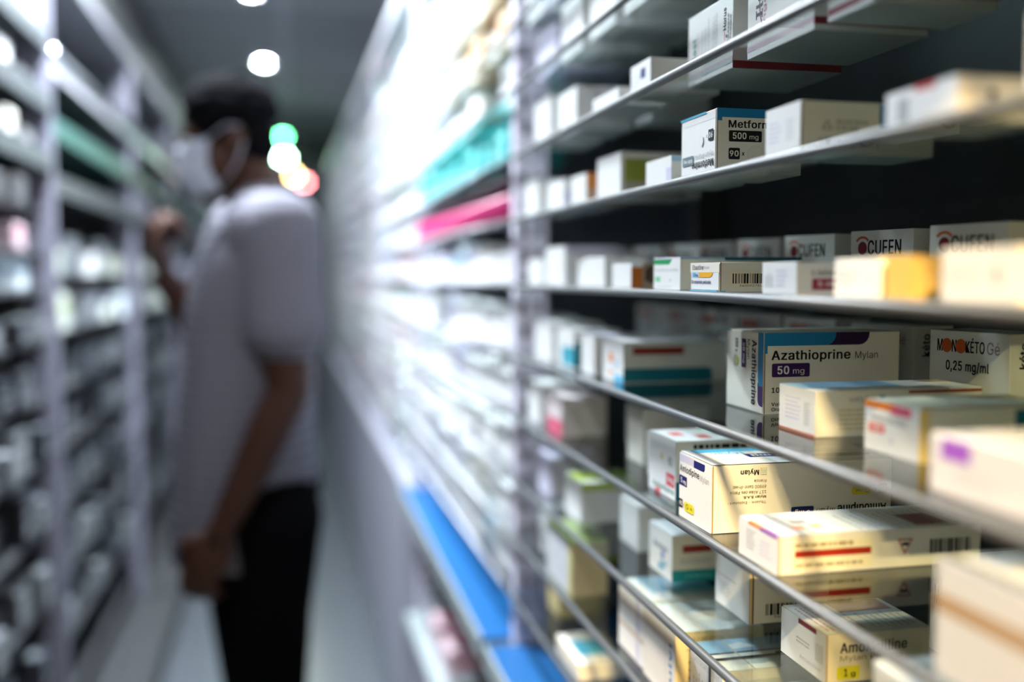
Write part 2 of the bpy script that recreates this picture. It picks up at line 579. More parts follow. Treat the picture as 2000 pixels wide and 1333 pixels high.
XLF = -0.55
M_LSH = mat('grey_steel_shelf', (0.075, 0.085, 0.09), rough=0.45, noise=0.06)
M_LSHG = mat('green_grey_shelf', (0.05, 0.13, 0.115), rough=0.4, noise=0.06)
M_RAIL = mat('left_top_rail', (0.16, 0.16, 0.19), rough=0.4)
LB = [(-.05, 1.27), (1.30, 2.62), (2.65, 3.97), (4.00, 5.32), (5.35, 6.67), (6.70, 8.02)]
LSH = [1.885, 1.73, 1.59, 1.345, 1.20, 1.05, .90, .74, .56, .38, .20]
LLAB = ['empty left-hand rack beside the camera, nearer than the packed one',
        'nearest left-hand rack at the left edge, packed with white and blue boxes',
        'left-hand rack with dark empty upper shelves, between the two lavender posts',
        'left-hand rack beyond the second lavender post, behind the raised fist',
        'fourth rack on the left, hidden mostly behind the person\'s chest',
        'last rack on the left at the far end of the aisle']
LSH0 = [2.08, 1.93, 1.78, 1.64, 1.51, 1.405, 1.315, 1.19, 1.05, .90, .74, .56, .38, .20]
def left_rack(y0, y1, shelves, label):
    root = tag(empty('shelving_rack', (XLF, y0, 0)), label, 'rack', 'racks on the left of the aisle')
    L = y1 - y0
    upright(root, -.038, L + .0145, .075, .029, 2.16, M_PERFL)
    upright(root, -.37, L + .0145, .040, .029, 2.16, M_DARK)
    b = MB(); b.box(-.412, 0, .1, -.405, L + .029, 2.16, M_BACK); b.build('back_panel', root)
    for z in shelves:
        g = MB(); g.box(-.402, 0, z - .012, -.004 if z > 1.55 else -.03, L, z, (M_LSHG if z == 1.73 else M_LSH) if z > 1.55 else M_DARK, bev=.001)  # low boards in dark steel, their dim light put into the colour
        go = g.build('steel_shelf', root)
        if z > 1.55:
            r = MB(); r.box(-.004, 0, z - .045, 0, L, z + .004, M_LSHG if z == 1.73 else M_RACK if z == 1.885 else M_LSH, bev=.0015); r.build('shelf_lip', go)
        if z == 1.885:
            r = MB(); r.tube([(0, 0, z + .004), (0, L, z + .004)], .013, M_ROD2, 20); r.build('edge_rod', go)
    q = MB(); q.box(-.40, 0, 0, .13, L, .10, M_DARK, bev=.003); q.build('plinth', root)
    q = MB(); q.box(-.40, 0, .10, .11, L, .115, M_DARK, bev=.002); q.build('bottom_shelf', root)
    q = MB(); q.box(-.40, 0, 2.12, .0, L + .029, 2.16, M_RAIL, bev=.002); q.build('top_rail', root)
for i, (a, b) in enumerate(LB):
    left_rack(a, b, LSH if i > 1 else LSH0, LLAB[i])

# ------------------------------------------------------------------ named boxes on the nearest rack
# --- Azathioprine
c = Carton(.124, .071, .067, CREAM, flap=CREAM)
c.rect('C', 0, .84, .54, 1, BLUE); c.rect('C', .44, .84, .77, 1, DPURP, r=.14, corners='b'); c.rect('C', 0, .84, .52, 1, BLUE, r=.14, corners='b')
c.rect('C', 0, .745, .022, .85, BLUE)
c.text('C', 'Azathioprine', .05, .635, .63, .785, INK, True)
c.text('C', 'Mylan', .665, .645, .835, .755)
c.rect('C', .055, .455, .33, .623, PURPLE, r=.02)
c.text('C', '50', .095, .49, .18, .593, WHITE, True); c.text('C', 'mg', .208, .475, .29, .548, WHITE)
c.text('C', '100 comprimés', .055, .245, .42, .33, INK, True)
c.text('C', 'Voie', .055, .10, .135, .145, INK, True); c.text('C', 'Orale', .055, .035, .15, .08, INK, True)
c.rect('A', .87, .34, 1, 1, BLUE, r=.1, corners='a'); c.rect('A', .87, .09, 1, .38, PURPLE, r=.09, corners='a'); c.rect('A', .89, .34, 1, .4, BLUE)
c.rect('A', 0, .985, .14, 1, CYAN)
c.text('A', 'Azathioprine', .68, .09, .84, .90, INK, True, 270)
c.text('A', 'Mylan', .575, .65, .66, .90, INK, False, 270)
c.rect('A', .44, .535, .555, .90, PURPLE); c.text('A', '50 mg', .47, .59, .53, .85, WHITE, True, 270)
c.text('A', '100 x', .27, .72, .345, .90, INK, True, 270)
c.disc('A', .29, .61, .07, LIME, 1.0); c.rect('A', .24, .54, .29, .68, GREY)
c.put(.380, .746, ZT('E4'), 'tall cream box with dark blue and purple band and purple 50 mg label')

# --- Metformine
c = Carton(.074, .072, .052, CREAM, flap=WHITE)
c.rect('C', 0, .862, 1, 1, NAVY); c.rect('C', 0, .862, .58, 1, BLUE); c.rect('C', 0, .81, .06, .87, BLUE)
c.text('C', 'Metformine', .135, .705, .80, .825, INK, True)
c.rect('C', .14, .495, .525, .665, BLACK, r=.02); c.text('C', '500', .185, .535, .345, .635, CREAM, True); c.text('C', 'mg', .38, .515, .485, .59, CREAM)
c.rect('C', .14, .225, .27, .40, BLACK, r=.02); c.text('C', '90', .152, .27, .255, .36, CREAM, True); c.text('C', 'x', .292, .285, .325, .335, INK, True)
c.disc('C', .455, .30, .145, (.70, .66, .58)); c.disc('C', .455, .30, .135, (.76, .73, .65))
c.rect('A', 0, .965, .74, 1, CYAN); c.rect('A', 0, .865, 1, .87, LGREY)
c.text('A', 'Metformine', .35, .13, .95, .25, INK, True, 180); c.text('A', 'Mylan Pharma', .42, .285, .95, .385, GREY, False, 180)
c.rect('A', .07, .225, .39, .37, (.16, .22, .25)); c.text('A', '500 mg', .11, .26, .36, .33, WHITE, True, 180)
c.rect('A', .81, .53, .94, .70, BLACK); c.text('A', '90', .825, .57, .925, .66, WHITE, True, 180); c.text('A', 'x', .755, .585, .785, .63, INK, False, 180)
c.disc('A', .62, .56, .07, LGREY, 1.2); c.disc('A', .62, .56, .064, WHITE, 1.2)
c.put(.335, .745, ZT('E2'), 'cream box with blue top band and black 500 mg label, upper glass shelf')

# --- Ebastine
c = Carton(.066, .058, .0235, (.78, .76, .68), flap=WHITE)
c.rect('A', 0, .66, 1, 1, CREAM)
c.text('A', 'Ebastine', .08, .745, .47, .92, INK, True); c.text('A', 'Mylan', .49, .745, .67, .88, GREY)
c.rect('A', .06, .48, .31, .67, (.35, .60, .85)); c.text('A', '10', .10, .51, .19, .635, NAVY, True); c.text('A', 'mg', .20, .49, .275, .585, NAVY, True)
c.poly('A', [(.31, .49), (.69, .49), (.755, .55), (.79, .665), (.31, .665)], AMBER)
c.text('A', '30 comprimés pelliculés', .05, .235, .73, .39, NAVY, True)
c.rect('A', .0, 0, .93, .045, CYAN); c.rect('C', 0, 0, .07, .03, CYAN)
c.rect('C', .11, .16, .80, .66, (.82, .74, .56)); c.bars('C', .16, .28, .75, .62, BLACK, 5, 34); c.text('C', '3400927812378', .25, .175, .68, .25, INK)
c.put(.335, .735, ZT('E3'), 'flat white box with orange stripe and blue 10 mg label on its end flap')

c = Carton(.09, .055, .016, (.5, .5, .48)); c.put(.425, .680, ZT('E3'), 'low grey box added to block light, hidden behind the magenta labelled box')  # hidden extra box, put in to shade the tall cream box
# --- Lisinopril box beside it
c = Carton(.075, .050, .0225, WHITE)
c.rect('T', 0, 0, 1, 1, CYAN)
c.lines('A', .42, .2, .75, .8, 4, LAV, 3); c.lines('A', .08, .2, .34, .7, 6, LGREY, 4, True)
c.text('C', 'Lisinopril', .15, .56, .55, .76, INK, True); c.rect('C', .15, .15, .47, .50, (.28, .012, .07)); c.text('C', '5 mg', .21, .22, .41, .42, CREAM, True)
c.put(.335, .613, ZT('E3'), 'white box with magenta label, right beside the orange striped flat box')

# --- pale blurred boxes towards the near end of that shelf
c = Carton(.085, .048, .024, WHITE); c.rect('T', 0, 0, 1, 1, SKY); c.disc('A', .76, .45, .14, LAV); c.lines('A', .1, .3, .6, .7, 3, LGREY)
c.put(.335, .518, ZT('E3'), 'blurred white box between the magenta labelled box and the yellow box')
c = Carton(.032, .024, .0245, (.74, .48, .12)); c.rect('C', 0, 0, 1, 1, (.46, .31, .09)); c.rect('C', .55, .2, .95, .8, (.22, .16, .08)); c.lines('C', .1, .1, .5, .3, 2, (.6, .4, .1))  # near-end face a duller yellow: its shade put into the colour
c.put(.335, .487, ZT('E3'), 'small blurred golden yellow box standing between two white boxes')
c = Carton(.09, .058, .027, CREAM); c.disc('A', .72, .5, .13, GREY, 1.4); c.lines('A', .1, .3, .55, .7, 3, LGREY)
c.put(.335, .403, ZT('E3'), 'large blurred cream box, nearest of the row right of the yellow box')

# --- green ended long box behind Ebastine and its left neighbours
c = Carton(.116, .064, .029, (.74, .74, .68))
c.rect('A', 0, 0, 1, 1, WHITE); c.poly('A', [(0, .78), (.6, .78), (.68, .9), (.70, .95), (0, .95)], GREEN); c.rect('A', 0, .95, 1, 1, (.72, .66, .78))
c.text('A', 'Buvable en gouttes', .05, .55, .93, .66, GREY); c.rect('A', .06, .24, .26, .40, (.2, .6, .35)); c.disc('A', .64, .3, .04, (.2, .45, .3)); c.lines('A', .1, .06, .85, .14, 1, LGREY)
c.rect('C', 0, .93, .36, 1, SKY); c.rect('C', .36, .90, 1, 1, (.01, .12, .22)); c.rect('C', .08, .14, .5, .66, (.76, .68, .5)); c.bars('C', .12, .3, .45, .62, BLACK, 8, 24)
c.put(.335, .817, ZT('E3'), 'long box with green corner band, just left of the orange striped flat box')
c = Carton(.075, .059, .0245, WHITE)
c.rect('C', 0, 0, .16, .85, (.55, .16, .02)); c.rect('C', .16, 0, 1, 1, (.35, .27, .2)); c.rect('C', .2, .3, 1, .8, (.05, .03, .025))
for k in range(4): c.rect('C', .24 + .19 * k, .2, .33 + .19 * k, .9, (.10, .06, .04))
c.put(.335, .944, ZT('E3'), 'white ended box with brown and black printed side, third shelf')
c = Carton(.05, .078, .033, WHITE); c.rect('C', .4, .1, 1, .7, GREY); c.put(.340, 1.045, ZT('E3'), 'blurred plain white box left of the brown sided box')
c = Carton(.06, .03, .031, WHITE); c.rect('C', 0, 0, 1, .62, (.7, .45, .2)); c.rect('C', 0, .62, 1, 1, LAV); c.put(.345, 1.135, ZT('E3'), 'blurred tan and lavender box behind the white ones')
c = Carton(.07, .092, .049, WHITE); c.rect('T', 0, 0, 1, 1, LAV); c.rect('C', .02, .8, 1, 1, LAV); c.put(.335, 1.188, ZT('E3'), 'tall blurred white box with lavender top near the post')
c = Carton(.07, .075, .034, WHITE); c.put(.335, 1.30, ZT('E3'), 'blurred white box at the post end of the orange striped box\'s shelf')

# --- rows at the back of two shelves
def back_row(s, title):
    XB = .478 if s == 'E3' else .528
    pts = (0.587, 0.693, 0.808, 0.911, 1.017, 1.115, 1.233, 1.364) if s == 'E3' else (.643, .761, .889, 1.003, 1.12, 1.229, 1.345)
    for k, uy in enumerate(pts):
        sc = 1.0
        c = Carton(.045, .070 if s == 'E3' else .078, .050 if s == 'E3' else .070, (.66, .65, .64))
        if title == 'OCUFEN':
            c.disc('A', .20, .71, .105, MAROON, 1.05); c.disc('A', .20, .74, .19, (.55, .10, .04), .9, 35, 145, .145)
            c.text('A', 'CUFEN', .29, .60, .82, .84, INK, True)
            c.text('A', '0,12 mg/0,4 ml', .28, .44, .70, .52, GREY); c.text('A', 'collyre en solution', .28, .30, .66, .37, GREY)
            c.disc('C', .72, .66, .14, (.10, .01, .02)); c.disc('C', .72, .72, .22, (.2, .03, .02), 1, 35, 145, .17)
        else:
            c.text('A', 'M', .10, .76, .17, .90, INK, True); c.disc('A', .225, .83, .075, (.55, .10, .03), 1.1)
            c.text('A', 'N', .29, .76, .35, .90, INK, True); c.disc('A', .405, .83, .075, (.55, .10, .03), 1.1)
            c.text('A', 'KÉTO', .465, .76, .70, .93, INK, True); c.text('A', 'Gé', .73, .76, .88, .90, (.3, .16, .2))
            c.text('A', '0,25 mg/ml', .22, .52, .76, .665, INK, True); c.text('A', 'Kétotifène', .36, .37, .62, .44, GREY); c.text('A', 'collyre en récipient unidose', .2, .22, .8, .27, GREY)
            c.text('C', 'M', .60, .50, .95, .62, INK, True); c.text('C', 'kéto', .2, .62, .4, .9, INK, True, 90)
        lab = ['nearest', 'second from the near end', 'third from the near end', 'fourth from the near end', 'fifth from the near end', 'sixth from the near end', 'seventh from the near end', 'farthest from the near end'][k]
        c.put(XB, uy, ZT(s), 'off-white box with %s at the shelf back, %s' % ('a maroon dot logo' if title == 'OCUFEN' else 'two orange dots', lab),
              '%s boxes in a back row' % ('maroon dot' if title == 'OCUFEN' else 'orange dotted'), rotz=R(10))
back_row('E3', 'OCUFEN')
back_row('E4', 'MONOKETO')

# --- Azathioprine shelf, nearer and farther boxes
c = Carton(.134, .052, .033, CREAM)
c.rect('A', 0, 0, 1, 1, WHITE); c.lines('A', .18, .25, .62, .8, 6, LAV, 5); c.lines('A', .7, .2, .88, .72, 9, GREY, 8); c.rect('A', 0, 0, 1, .05, (.45, .12, .05))
c.text('C', 'Mylan', .20, .72, .36, .88, GREY, True, 180); c.rect('C', .375, .72, .41, .88, (.2, .42, .5)); c.lines('C', .14, .12, .40, .62, 5, (.62, .50, .28), 9)
c.rect('C', .55, .90, 1, .96, (.30, .05, .04)); c.rect('C', .78, .66, .97, .75, (.38, .04, .03)); c.rect('T', 0, .3, .6, 1, SKY)
c.put(.361, .631, ZT('E4'), 'cream box with upside-down print, standing before the purple 50 mg box')
c = Carton(.112, .058, .033, (.70, .72, .60))
c.rect('A', 0, 0, 1, 1, WHITE); c.rect('A', 0, .84, .62, 1, ORANGE); c.rect('A', .5, .80, .86, .98, PINK); c.text('A', 'Amiodarone', .12, .60, .78, .76, GREY, True)
c.rect('A', .08, .38, .38, .56, (.75, .12, .12)); c.text('A', '200', .13, .42, .33, .53, WHITE, True); c.disc('A', .52, .28, .06, LAV)
c.rect('C', .6, .35, 1, .95, TEAL); c.rect('C', .0, .0, .06, 1, (.8, .6, .2))
c.put(.373, .53, ZT('E4'), 'blurred white box with orange band and red label, right of the cream one')
c = Carton(.10, .077, .031, (.70, .68, .70)); c.rect('A', .12, .60, .42, .95, (.32, .10, .55)); c.lines('A', .25, .2, .8, .55, 3, LGREY)
c.put(.335, .389, ZT('E4'), 'very blurred pale box with purple label, nearest on the purple 50 mg shelf')
c = Carton(.117, .068, .043, (.64, .66, .63))
c.rect('A', 0, 0, 1, 1, WHITE); c.rect('A', .3, .45, .5, .68, ORANGE); c.rect('A', .3, .12, .45, .22, ORANGE); c.rect('A', .55, 0, 1, .17, CYAN); c.lines('A', .55, .3, .85, .55, 3, SKY)
c.rect('C', .09, .69, .58, .88, (.26, .035, .02)); c.rect('C', 0, .02, .86, .36, TEAL, r=.14, corners='c'); c.rect('T', 0, 0, 1, 1, (.75, .72, .76))
c.put(.344, .992, ZT('E4'), 'grey box with dark red bar and teal band, left of the 50 mg box')
c = Carton(.06, .05, .045, WHITE); c.rect('T', 0, 0, 1, 1, LAV); c.put(.338, 1.075, ZT('E4'), 'blurred white box directly behind the teal banded grey box')
c = Carton(.06, .075, .047, WHITE); c.rect('C', 0, .05, 1, .7, TEAL); c.rect('A', .3, .06, 1, .55, (.05, .38, .5)); c.put(.336, 1.15, ZT('E4'), 'blurred white box with teal block, two boxes left of the grey one')
c = Carton(.07, .09, .05, WHITE); c.put(.338, 1.26, ZT('E4'), 'blurred white box nearest the post on the purple 50 mg box\'s shelf')

# --- Amlodipine
c = Carton(.159, .066, .0545, CREAM, flap=WHITE)
c.rect('A', 0, 0, 1, 1, WHITE)
c.rect('A', 0, .865, .46, .975, LAV); c.rect('A', .46, .855, .80, .97, NAVY, r=.06, corners='b')
c.text('A', 'Amlodipine', .02, .685, .63, .82, INK, True); c.text('A', 'Mylan', .65, .67, .92, .79, GREY)
c.rect('A', 0, .495, .25, .65, NAVY); c.text('A', '5', .05, .535, .10, .62, WHITE, True); c.text('A', 'mg', .13, .515, .22, .58, WHITE, True)
c.rect('A', 0, .14, .12, .275, BLACK); c.text('A', '90', .015, .17, .105, .245, WHITE, True); c.text('A', 'x', .14, .185, .165, .22)
c.rect('A', .18, .125, .48, .27, YELLOW, r=.05); c.text('A', 'G', .23, .155, .31, .24, INK); c.text('A', 'AMI', .36, .175, .44, .215, INK)
c.text('C', 'Mylan', .15, .845, .25, .94, INK, True, 180); c.rect('C', .258, .845, .292, .945, (.45, .40, .22)); c.rect('C', .2605, .852, .2895, .938, CREAM)
for k in range(3): c.rect('C', .2635 + .009 * k, .862, .2695 + .009 * k, .928, (.35, .55, .45))
br_ = (.14, .10, .05)
c.text('C', 'France', .224, .735, .29, .775, br_, False, 180); c.text('C', '69800 Saint-Priest', .108, .648, .29, .695, br_, False, 180)
c.text('C', '117 Allée des Parcs', .094, .565, .29, .612, br_, False, 180); c.text('C', 'Mylan S.A.S.', .163, .50, .29, .548, br_, True, 180); c.text('C', 'Titulaire - Exploitant :', .082, .42, .29, .468, br_, False, 180)
c.rect('C', .43, .17, .555, .335, NAVY, r=.02); c.text('C', '5 mg', .452, .20, .535, .30, CREAM, True, 180)
c.text('C', 'Mylan', .572, .195, .675, .32, INK, False, 180); c.text('C', 'Amlodipine', .69, .195, .97, .36, INK, True, 180)
c.rect('C', .767, .47, .888, .605, YELLOW, r=.067); c.text('C', 'G', .845, .50, .87, .575, INK, False, 180); c.text('C', 'AMI', .79, .52, .82, .555, INK, False, 180)
c.rect('C', .923, .48, .97, .625, (.12, .12, .11), r=.02); c.text('C', '90', .928, .515, .965, .595, CREAM, True, 180); c.text('C', 'x', .90, .52, .912, .56, INK, False, 180)
c.rect('T', 0, 0, 1, 1, WHITE); c.rect('T', .05, .78, .55, 1, CYAN); c.text('T', 'Mylan', .12, .62, .30, .78, CYAN, True, 180); c.rect('T', .28, .38, .52, .60, NAVY)
c.text('T', '5 mg', .31, .42, .49, .56, WHITE, True, 180); c.rect('T', .345, 0, .349, 1, BUFF); c.rect('T', .62, .2, .95, .42, NAVY, r=.15); c.text('T', 'Mylan', .6, .55, .75, .72, GREY, False, 180)
c.put(.326, .724, ZT('E5'), 'long white and cream box with upside-down print and yellow label on its end')

# --- flat box with red bar and barcode in front of it
c = Carton(.158, .060, .0275, CREAM, flap=WHITE)
c.rect('A', 0, 0, 1, 1, WHITE); c.lines('A', .2, .25, .45, .8, 8, GREY, 4); c.lines('A', .55, .25, .85, .7, 4, LAV, 6)
c.rect('A', .25, .92, .55, 1, ORANGE); c.rect('A', .55, .90, .98, 1, (.30, .08, .50)); c.rect('T', 0, .35, .012, .75, ORANGE); c.rect('T', 0, .0, .012, .35, (.30, .08, .50))
c.rect('C', .065, .1, .455, .82, (.82, .76, .56)); c.rect('C', .075, .42, .445, .60, (.34, .022, .006)); c.lines('C', .075, .66, .445, .80, 1, (.35, .28, .18), 3, fill=.7); c.lines('C', .075, .16, .445, .28, 1, (.35, .3, .2), 5, fill=.7)
c.poly('C', [(.575, .74), (.612, .32), (.652, .74)], (.45, .08, .06)); c.poly('C', [(.586, .70), (.612, .41), (.641, .70)], CREAM); c.rect('C', .597, .56, .63, .64, BLACK)
c.bars('C', .74, .32, .95, .68, BLACK, 9, 26)
c.rect('T', 0.02, 0, 1, 1, WHITE); c.lines('T', .06, .1, .30, .9, 5, LGREY, 12, True); c.rect('T', .16, .45, .24, .62, GREY); c.rect('T', .12, .2, .18, .36, (.85, .4, .3)); c.rect('T', .22, .25, .27, .4, (.85, .62, .25)); c.lines('T', .40, .08, .95, .92, 14, GREY, 13, True, .25)
c.rect('T', .70, .1, .86, .6, (.35, .16, .16))
c.put(.325, .612, ZT('E5'), 'flat cream box with red bar, warning triangle and barcode')
# --- nearest big box with tan stripe
c = Carton(.125, .172, .060, (.62, .61, .60)); c.rect('A', 0, .56, 1, .72, (.42, .28, .16)); c.rect('C', 0, .56, 1, .72, (.42, .28, .16)); c.disc('A', .82, .2, .09, GREY, 1.2); c.rect('T', .25, .1, .9, .7, GREY)
c.put(.325, .272, ZT('E5'), 'very blurred white box with tan stripe at the lower right corner')
# --- behind Amlodipine
c = Carton(.085, .068, .0545, (.70, .71, .64))
c.rect('A', 0, 0, 1, 1, WHITE); c.rect('A', .66, .20, .96, .42, (.65, .08, .10)); c.text('A', '5mg', .70, .25, .92, .37, WHITE, True); c.text('A', 'Amlodipine', .15, .06, .95, .18, (.1, .3, .22), True)
c.rect('A', .25, -.0, .45, .08, (.7, .12, .12)); c.disc('A', .50, .66, .05, LIME, 1.2); c.text('A', '90', .74, .55, .86, .70, (.1, .3, .3), True)
c.lines('C', .2, .86, 1, .95, 1, INK, 4, fill=.8); c.rect('C', .2, .73, 1, .81, (.42, .06, .03)); c.rect('C', 0, 0, 1, .32, TEAL)
c.rect('T', 0, 0, 1, 1, WHITE); c.rect('T', .12, .45, .26, .75, (.75, .15, .15)); c.rect('T', .35, .2, .5, .5, (.75, .2, .15)); c.rect('T', .6, .4, .78, .8, (.25, .35, .28)); c.rect('T', .5, .72, .8, .9, (.5, .7, .5))
c.put(.341, .837, ZT('E5'), 'white box with red label and teal foot, behind the yellow labelled long box')
c = Carton(.09, .03, .045, WHITE); c.rect('C', .35, 0, .75, .5, TEAL); c.put(.36, .93, ZT('E5'), 'blurred white box with teal patch behind the red labelled box')
c = Carton(.07, .05, .06, (.78, .74, .66)); c.put(.37, 1.0, ZT('E5'), 'blurred beige box two places behind the red labelled box')
c = Carton(.08, .06, .05, WHITE); c.put(.40, 1.08, ZT('E5'), 'blurred white box set back, third behind the red labelled one')
c = Carton(.06, .07, .05, (.8, .7, .72)); c.rect('A', 0, 0, 1, .4, PINK); c.put(.335, 1.20, ZT('E5'), 'blurred box with pink lower half near the post')
c = Carton(.07, .07, .055, WHITE); c.put(.335, 1.31, ZT('E5'), 'blurred white box by the post, beyond the pink one')

# --- Amoxicilline shelf
c = Carton(.085, .067, .0365, (.80, .70, .50), flap=WHITE)
c.rect('A', 0, 0, 1, 1, WHITE); c.rect('A', .40, .88, .80, .99, MAROON); c.lines('A', .36, .45, .74, .6, 2, GREY, 3); c.text('A', 'Amoxicilline', .44, .16, .90, .25, GREY); c.lines('A', .78, .35, .95, .8, 5, GREY, 8, True)
c.text('C', 'Amoxicilline', .13, .60, .78, .82, INK, True); c.text('C', 'Mylan Pharma', .13, .41, .74, .55, (.25, .2, .12)); c.rect('C', .10, .06, .32, .33, YELLOW, r=.04); c.text('C', '1', .17, .12, .205, .28, INK, True); c.text('C', 'g', .235, .09, .28, .2, INK, True)
c.rect('T', 0, 0, 1, 1, WHITE); c.lines('T', .04, .1, .45, .95, 8, (.55, .3, .3), 5, True, .35); c.rect('T', .42, .62, .95, .98, (.42, .22, .24)); c.lines('T', .5, .1, .95, .6, 7, GREY, 6, True, .3)
c.put(.381, .643, ZT('E6'), 'white and tan box with yellow 1 g label, lower shelf')
c = Carton(.075, .068, .0475, (.78, .74, .64), flap=WHITE)
c.rect('A', 0, 0, 1, 1, WHITE); c.text('A', 'Comprimés', .08, .55, .62, .63, GREY); c.lines('A', .05, .2, .5, .48, 5, LGREY, 3)
c.rect('C', .0, 0, .03, 1, (.75, .55, .28)); c.rect('C', .03, 0, .05, 1, (.15, .08, .04)); c.bars('C', .20, .15, .75, .36, BLACK, 4, 26); c.text('C', '3400936', .3, .10, .6, .14, INK)
c.rect('T', 0, 0, 1, 1, WHITE); c.rect('T', .2, .5, .8, .75, LIME); c.lines('T', .2, .8, .8, .95, 2, (.5, .3, .25), 7)
c.put(.382, .769, ZT('E6'), 'white box with gold edge and barcode, left of the yellow 1 g box')
c = Carton(.055, .062, .0465, (.70, .68, .58))
c.rect('A', 0, 0, 1, 1, WHITE); c.disc('A', .6, .45, .10, (.2, .25, .55)); c.poly('A', [(.35, .1), (.62, .1), (.8, .35), (.5, .3)], (.25, .45, .6)); c.text('A', 'Solution', .2, .55, .8, .68, NAVY, True)
c.rect('C', .2, .62, .75, .77, (.28, .03, .015)); c.lines('C', .15, .38, .9, .5, 2, GREY, 4); c.rect('C', 0, 0, 1, .25, (.01, .28, .30)); c.text('C', 'comprimés', .25, .08, .75, .16, (.3, .6, .6)); c.rect('T', 0, 0, 1, 1, (.72, .74, .78))
c.put(.361, .893, ZT('E6'), 'white box with red bar and green foot, behind the gold edged box')
c = Carton(.06, .06, .05, WHITE); c.put(.365, 1.0, ZT('E6'), 'blurred white box behind the green footed one')
c = Carton(.07, .07, .05, WHITE); c.rect('T', 0, .2, 1, .9, LIME); c.rect('C', 0, .8, 1, 1, LIME); c.put(.34, 1.13, ZT('E6'), 'blurred box with lime green top, lower shelf near the post')
c = Carton(.07, .07, .055, LAV); c.put(.34, 1.27, ZT('E6'), 'blurred lavender box at the post end of the yellow 1 g box\'s shelf')
c = Carton(.09, .090, .070, WHITE); c.rect('T', .35, .25, .7, .6, LIME); c.lines('T', .2, .7, .8, .9, 2, GREY, 4); c.rect('A', 0, .3, 1, .4, LGREY)
c.put(.338, .428, ZT('E6'), 'blurred white box with lime patch on top, below the tan striped box')
c = Carton(.08, .05, .075, CREAM); c.text('A', 'Macrogol', .1, .45, .8, .72, INK); c.lines('A', .2, .2, .7, .35, 2, LAV, 4); c.text('C', 'Macrogol', .08, .50, .8, .72, INK, False)
c.put(.50, .64, ZT('E6'), 'cream box with thin dark lettering, deep on the shelf behind the yellow 1 g box')

# --- lowest sharp shelf
c = Carton(.085, .080, .0675, (.82, .70, .42))
c.rect('A', 0, 0, 1, 1, (.78, .74, .70)); c.rect('A', .70, 0, .705, 1, GREY); c.text('A', 'Suivi', .80, .05, .90, .8, (.10, .28, .48), True, 90)
c.text('C', 'SUIVI DE VOTRE TRAITEMENT', .12, .84, .92, .92, (.25, .2, .15)); c.lines('C', .12, .74, .5, .78, 1, GREY, 3)
c.text('C', '1', .15, .48, .22, .62, (.05, .16, .18), True); c.text('C', '2', .15, .27, .24, .41, (.05, .16, .18), True); c.text('C', '6', .15, .06, .24, .20, (.05, .16, .18), True)
c.rect('T', 0, 0, 1, 1, WHITE); c.rect('T', .30, 0, .31, 1, BUFF); c.lines('T', .4, .62, .95, .7, 1, SKY, 4, fill=.8); c.rect('T', 0, .94, 1, 1, (.6, .72, .72))
c.put(.332, .811, ZT('E7'), 'yellow and white box printed Suivi de votre traitement with numbers')
c = Carton(.085, .075, .068, WHITE); c.rect('A', .7, 0, .85, 1, LAV); c.rect('A', 0, .35, 1, .42, (.6, .5, .42)); c.rect('T', .2, .3, 1, 1, SKY)
c.put(.334, .897, ZT('E7'), 'white box with sky blue top directly behind the yellow numbered box')
c = Carton(.045, .115, .066, (.82, .66, .38)); c.rect('A', 0, 0, 1, 1, (.72, .74, .78)); c.rect('T', 0, 0, 1, 1, LIME); c.rect('A', .85, 0, 1, 1, (.75, .68, .3))
c.put(.326, 1.12, ZT('E7'), 'tan sided box with lime top beyond the sky blue topped one')
c = Carton(.06, .09, .06, WHITE); c.put(.345, 1.26, ZT('E7'), 'blurred white box by the post, beside the tan sided one')
c = Carton(.14, .066, .062, CREAM)
c.rect('A', 0, 0, 1, 1, (.70, .72, .78)); c.text('A', 'GASTRORESISTANT', .1, .80, .92, .88, GREY); c.lines('A', .08, .1, .9, .72, 9, GREY, 4, True, .4)
c.rect('T', 0, 0, 1, 1, (.80, .79, .72)); c.rect('T', 0, .58, 1, 1, SKY); c.rect('T', 0, .52, 1, .575, (.05, .04, .09)); c.poly('T', [(.20, .66), (.38, .70), (.30, .88), (.2, .8)], WHITE); c.rect('T', .20, 0, .212, 1, (.55, .45, .3))
o = c.put(.342, .735, ZT('E7'), 'sky blue and white box tied with a dark elastic band')
q = MB(); q.tube([(-.0012, .022, .001), (-.0012, .022, .062), (.001, .022, .0632), (.07, .0225, .0634), (.139, .021, .0632), (.1412, .021, .061), (.1412, .021, .001)], .0010, mat('elastic', (.02, .03, .06), rough=.6), 8)
q.tube([(.06, .024, .0642), (.085, .028, .0648), (.10, .022, .0645), (.085, .019, .0646), (.06, .0225, .0642)], .0009, mat('elastic', (.02, .03, .06)), 8)
q.build('elastic_band', o)
c = Carton(.09, .08, .06, WHITE); c.lines('A', .1, .2, .9, .8, 5, LGREY, 3); c.put(.345, .63, ZT('E7'), 'white box under the yellow 1 g box, nearest on its shelf')
c = Carton(.06, .10, .020, (.80, .78, .70)); c.rect('T', .15, .25, .8, .75, CYAN); c.put(.326, 1.09, ZT('E8'), 'blurred white box with turquoise top label at the bottom edge')
c = Carton(.06, .06, .05, BUFF); c.put(.36, 1.30, ZT('E8'), 'blurred tan box behind the turquoise topped one')

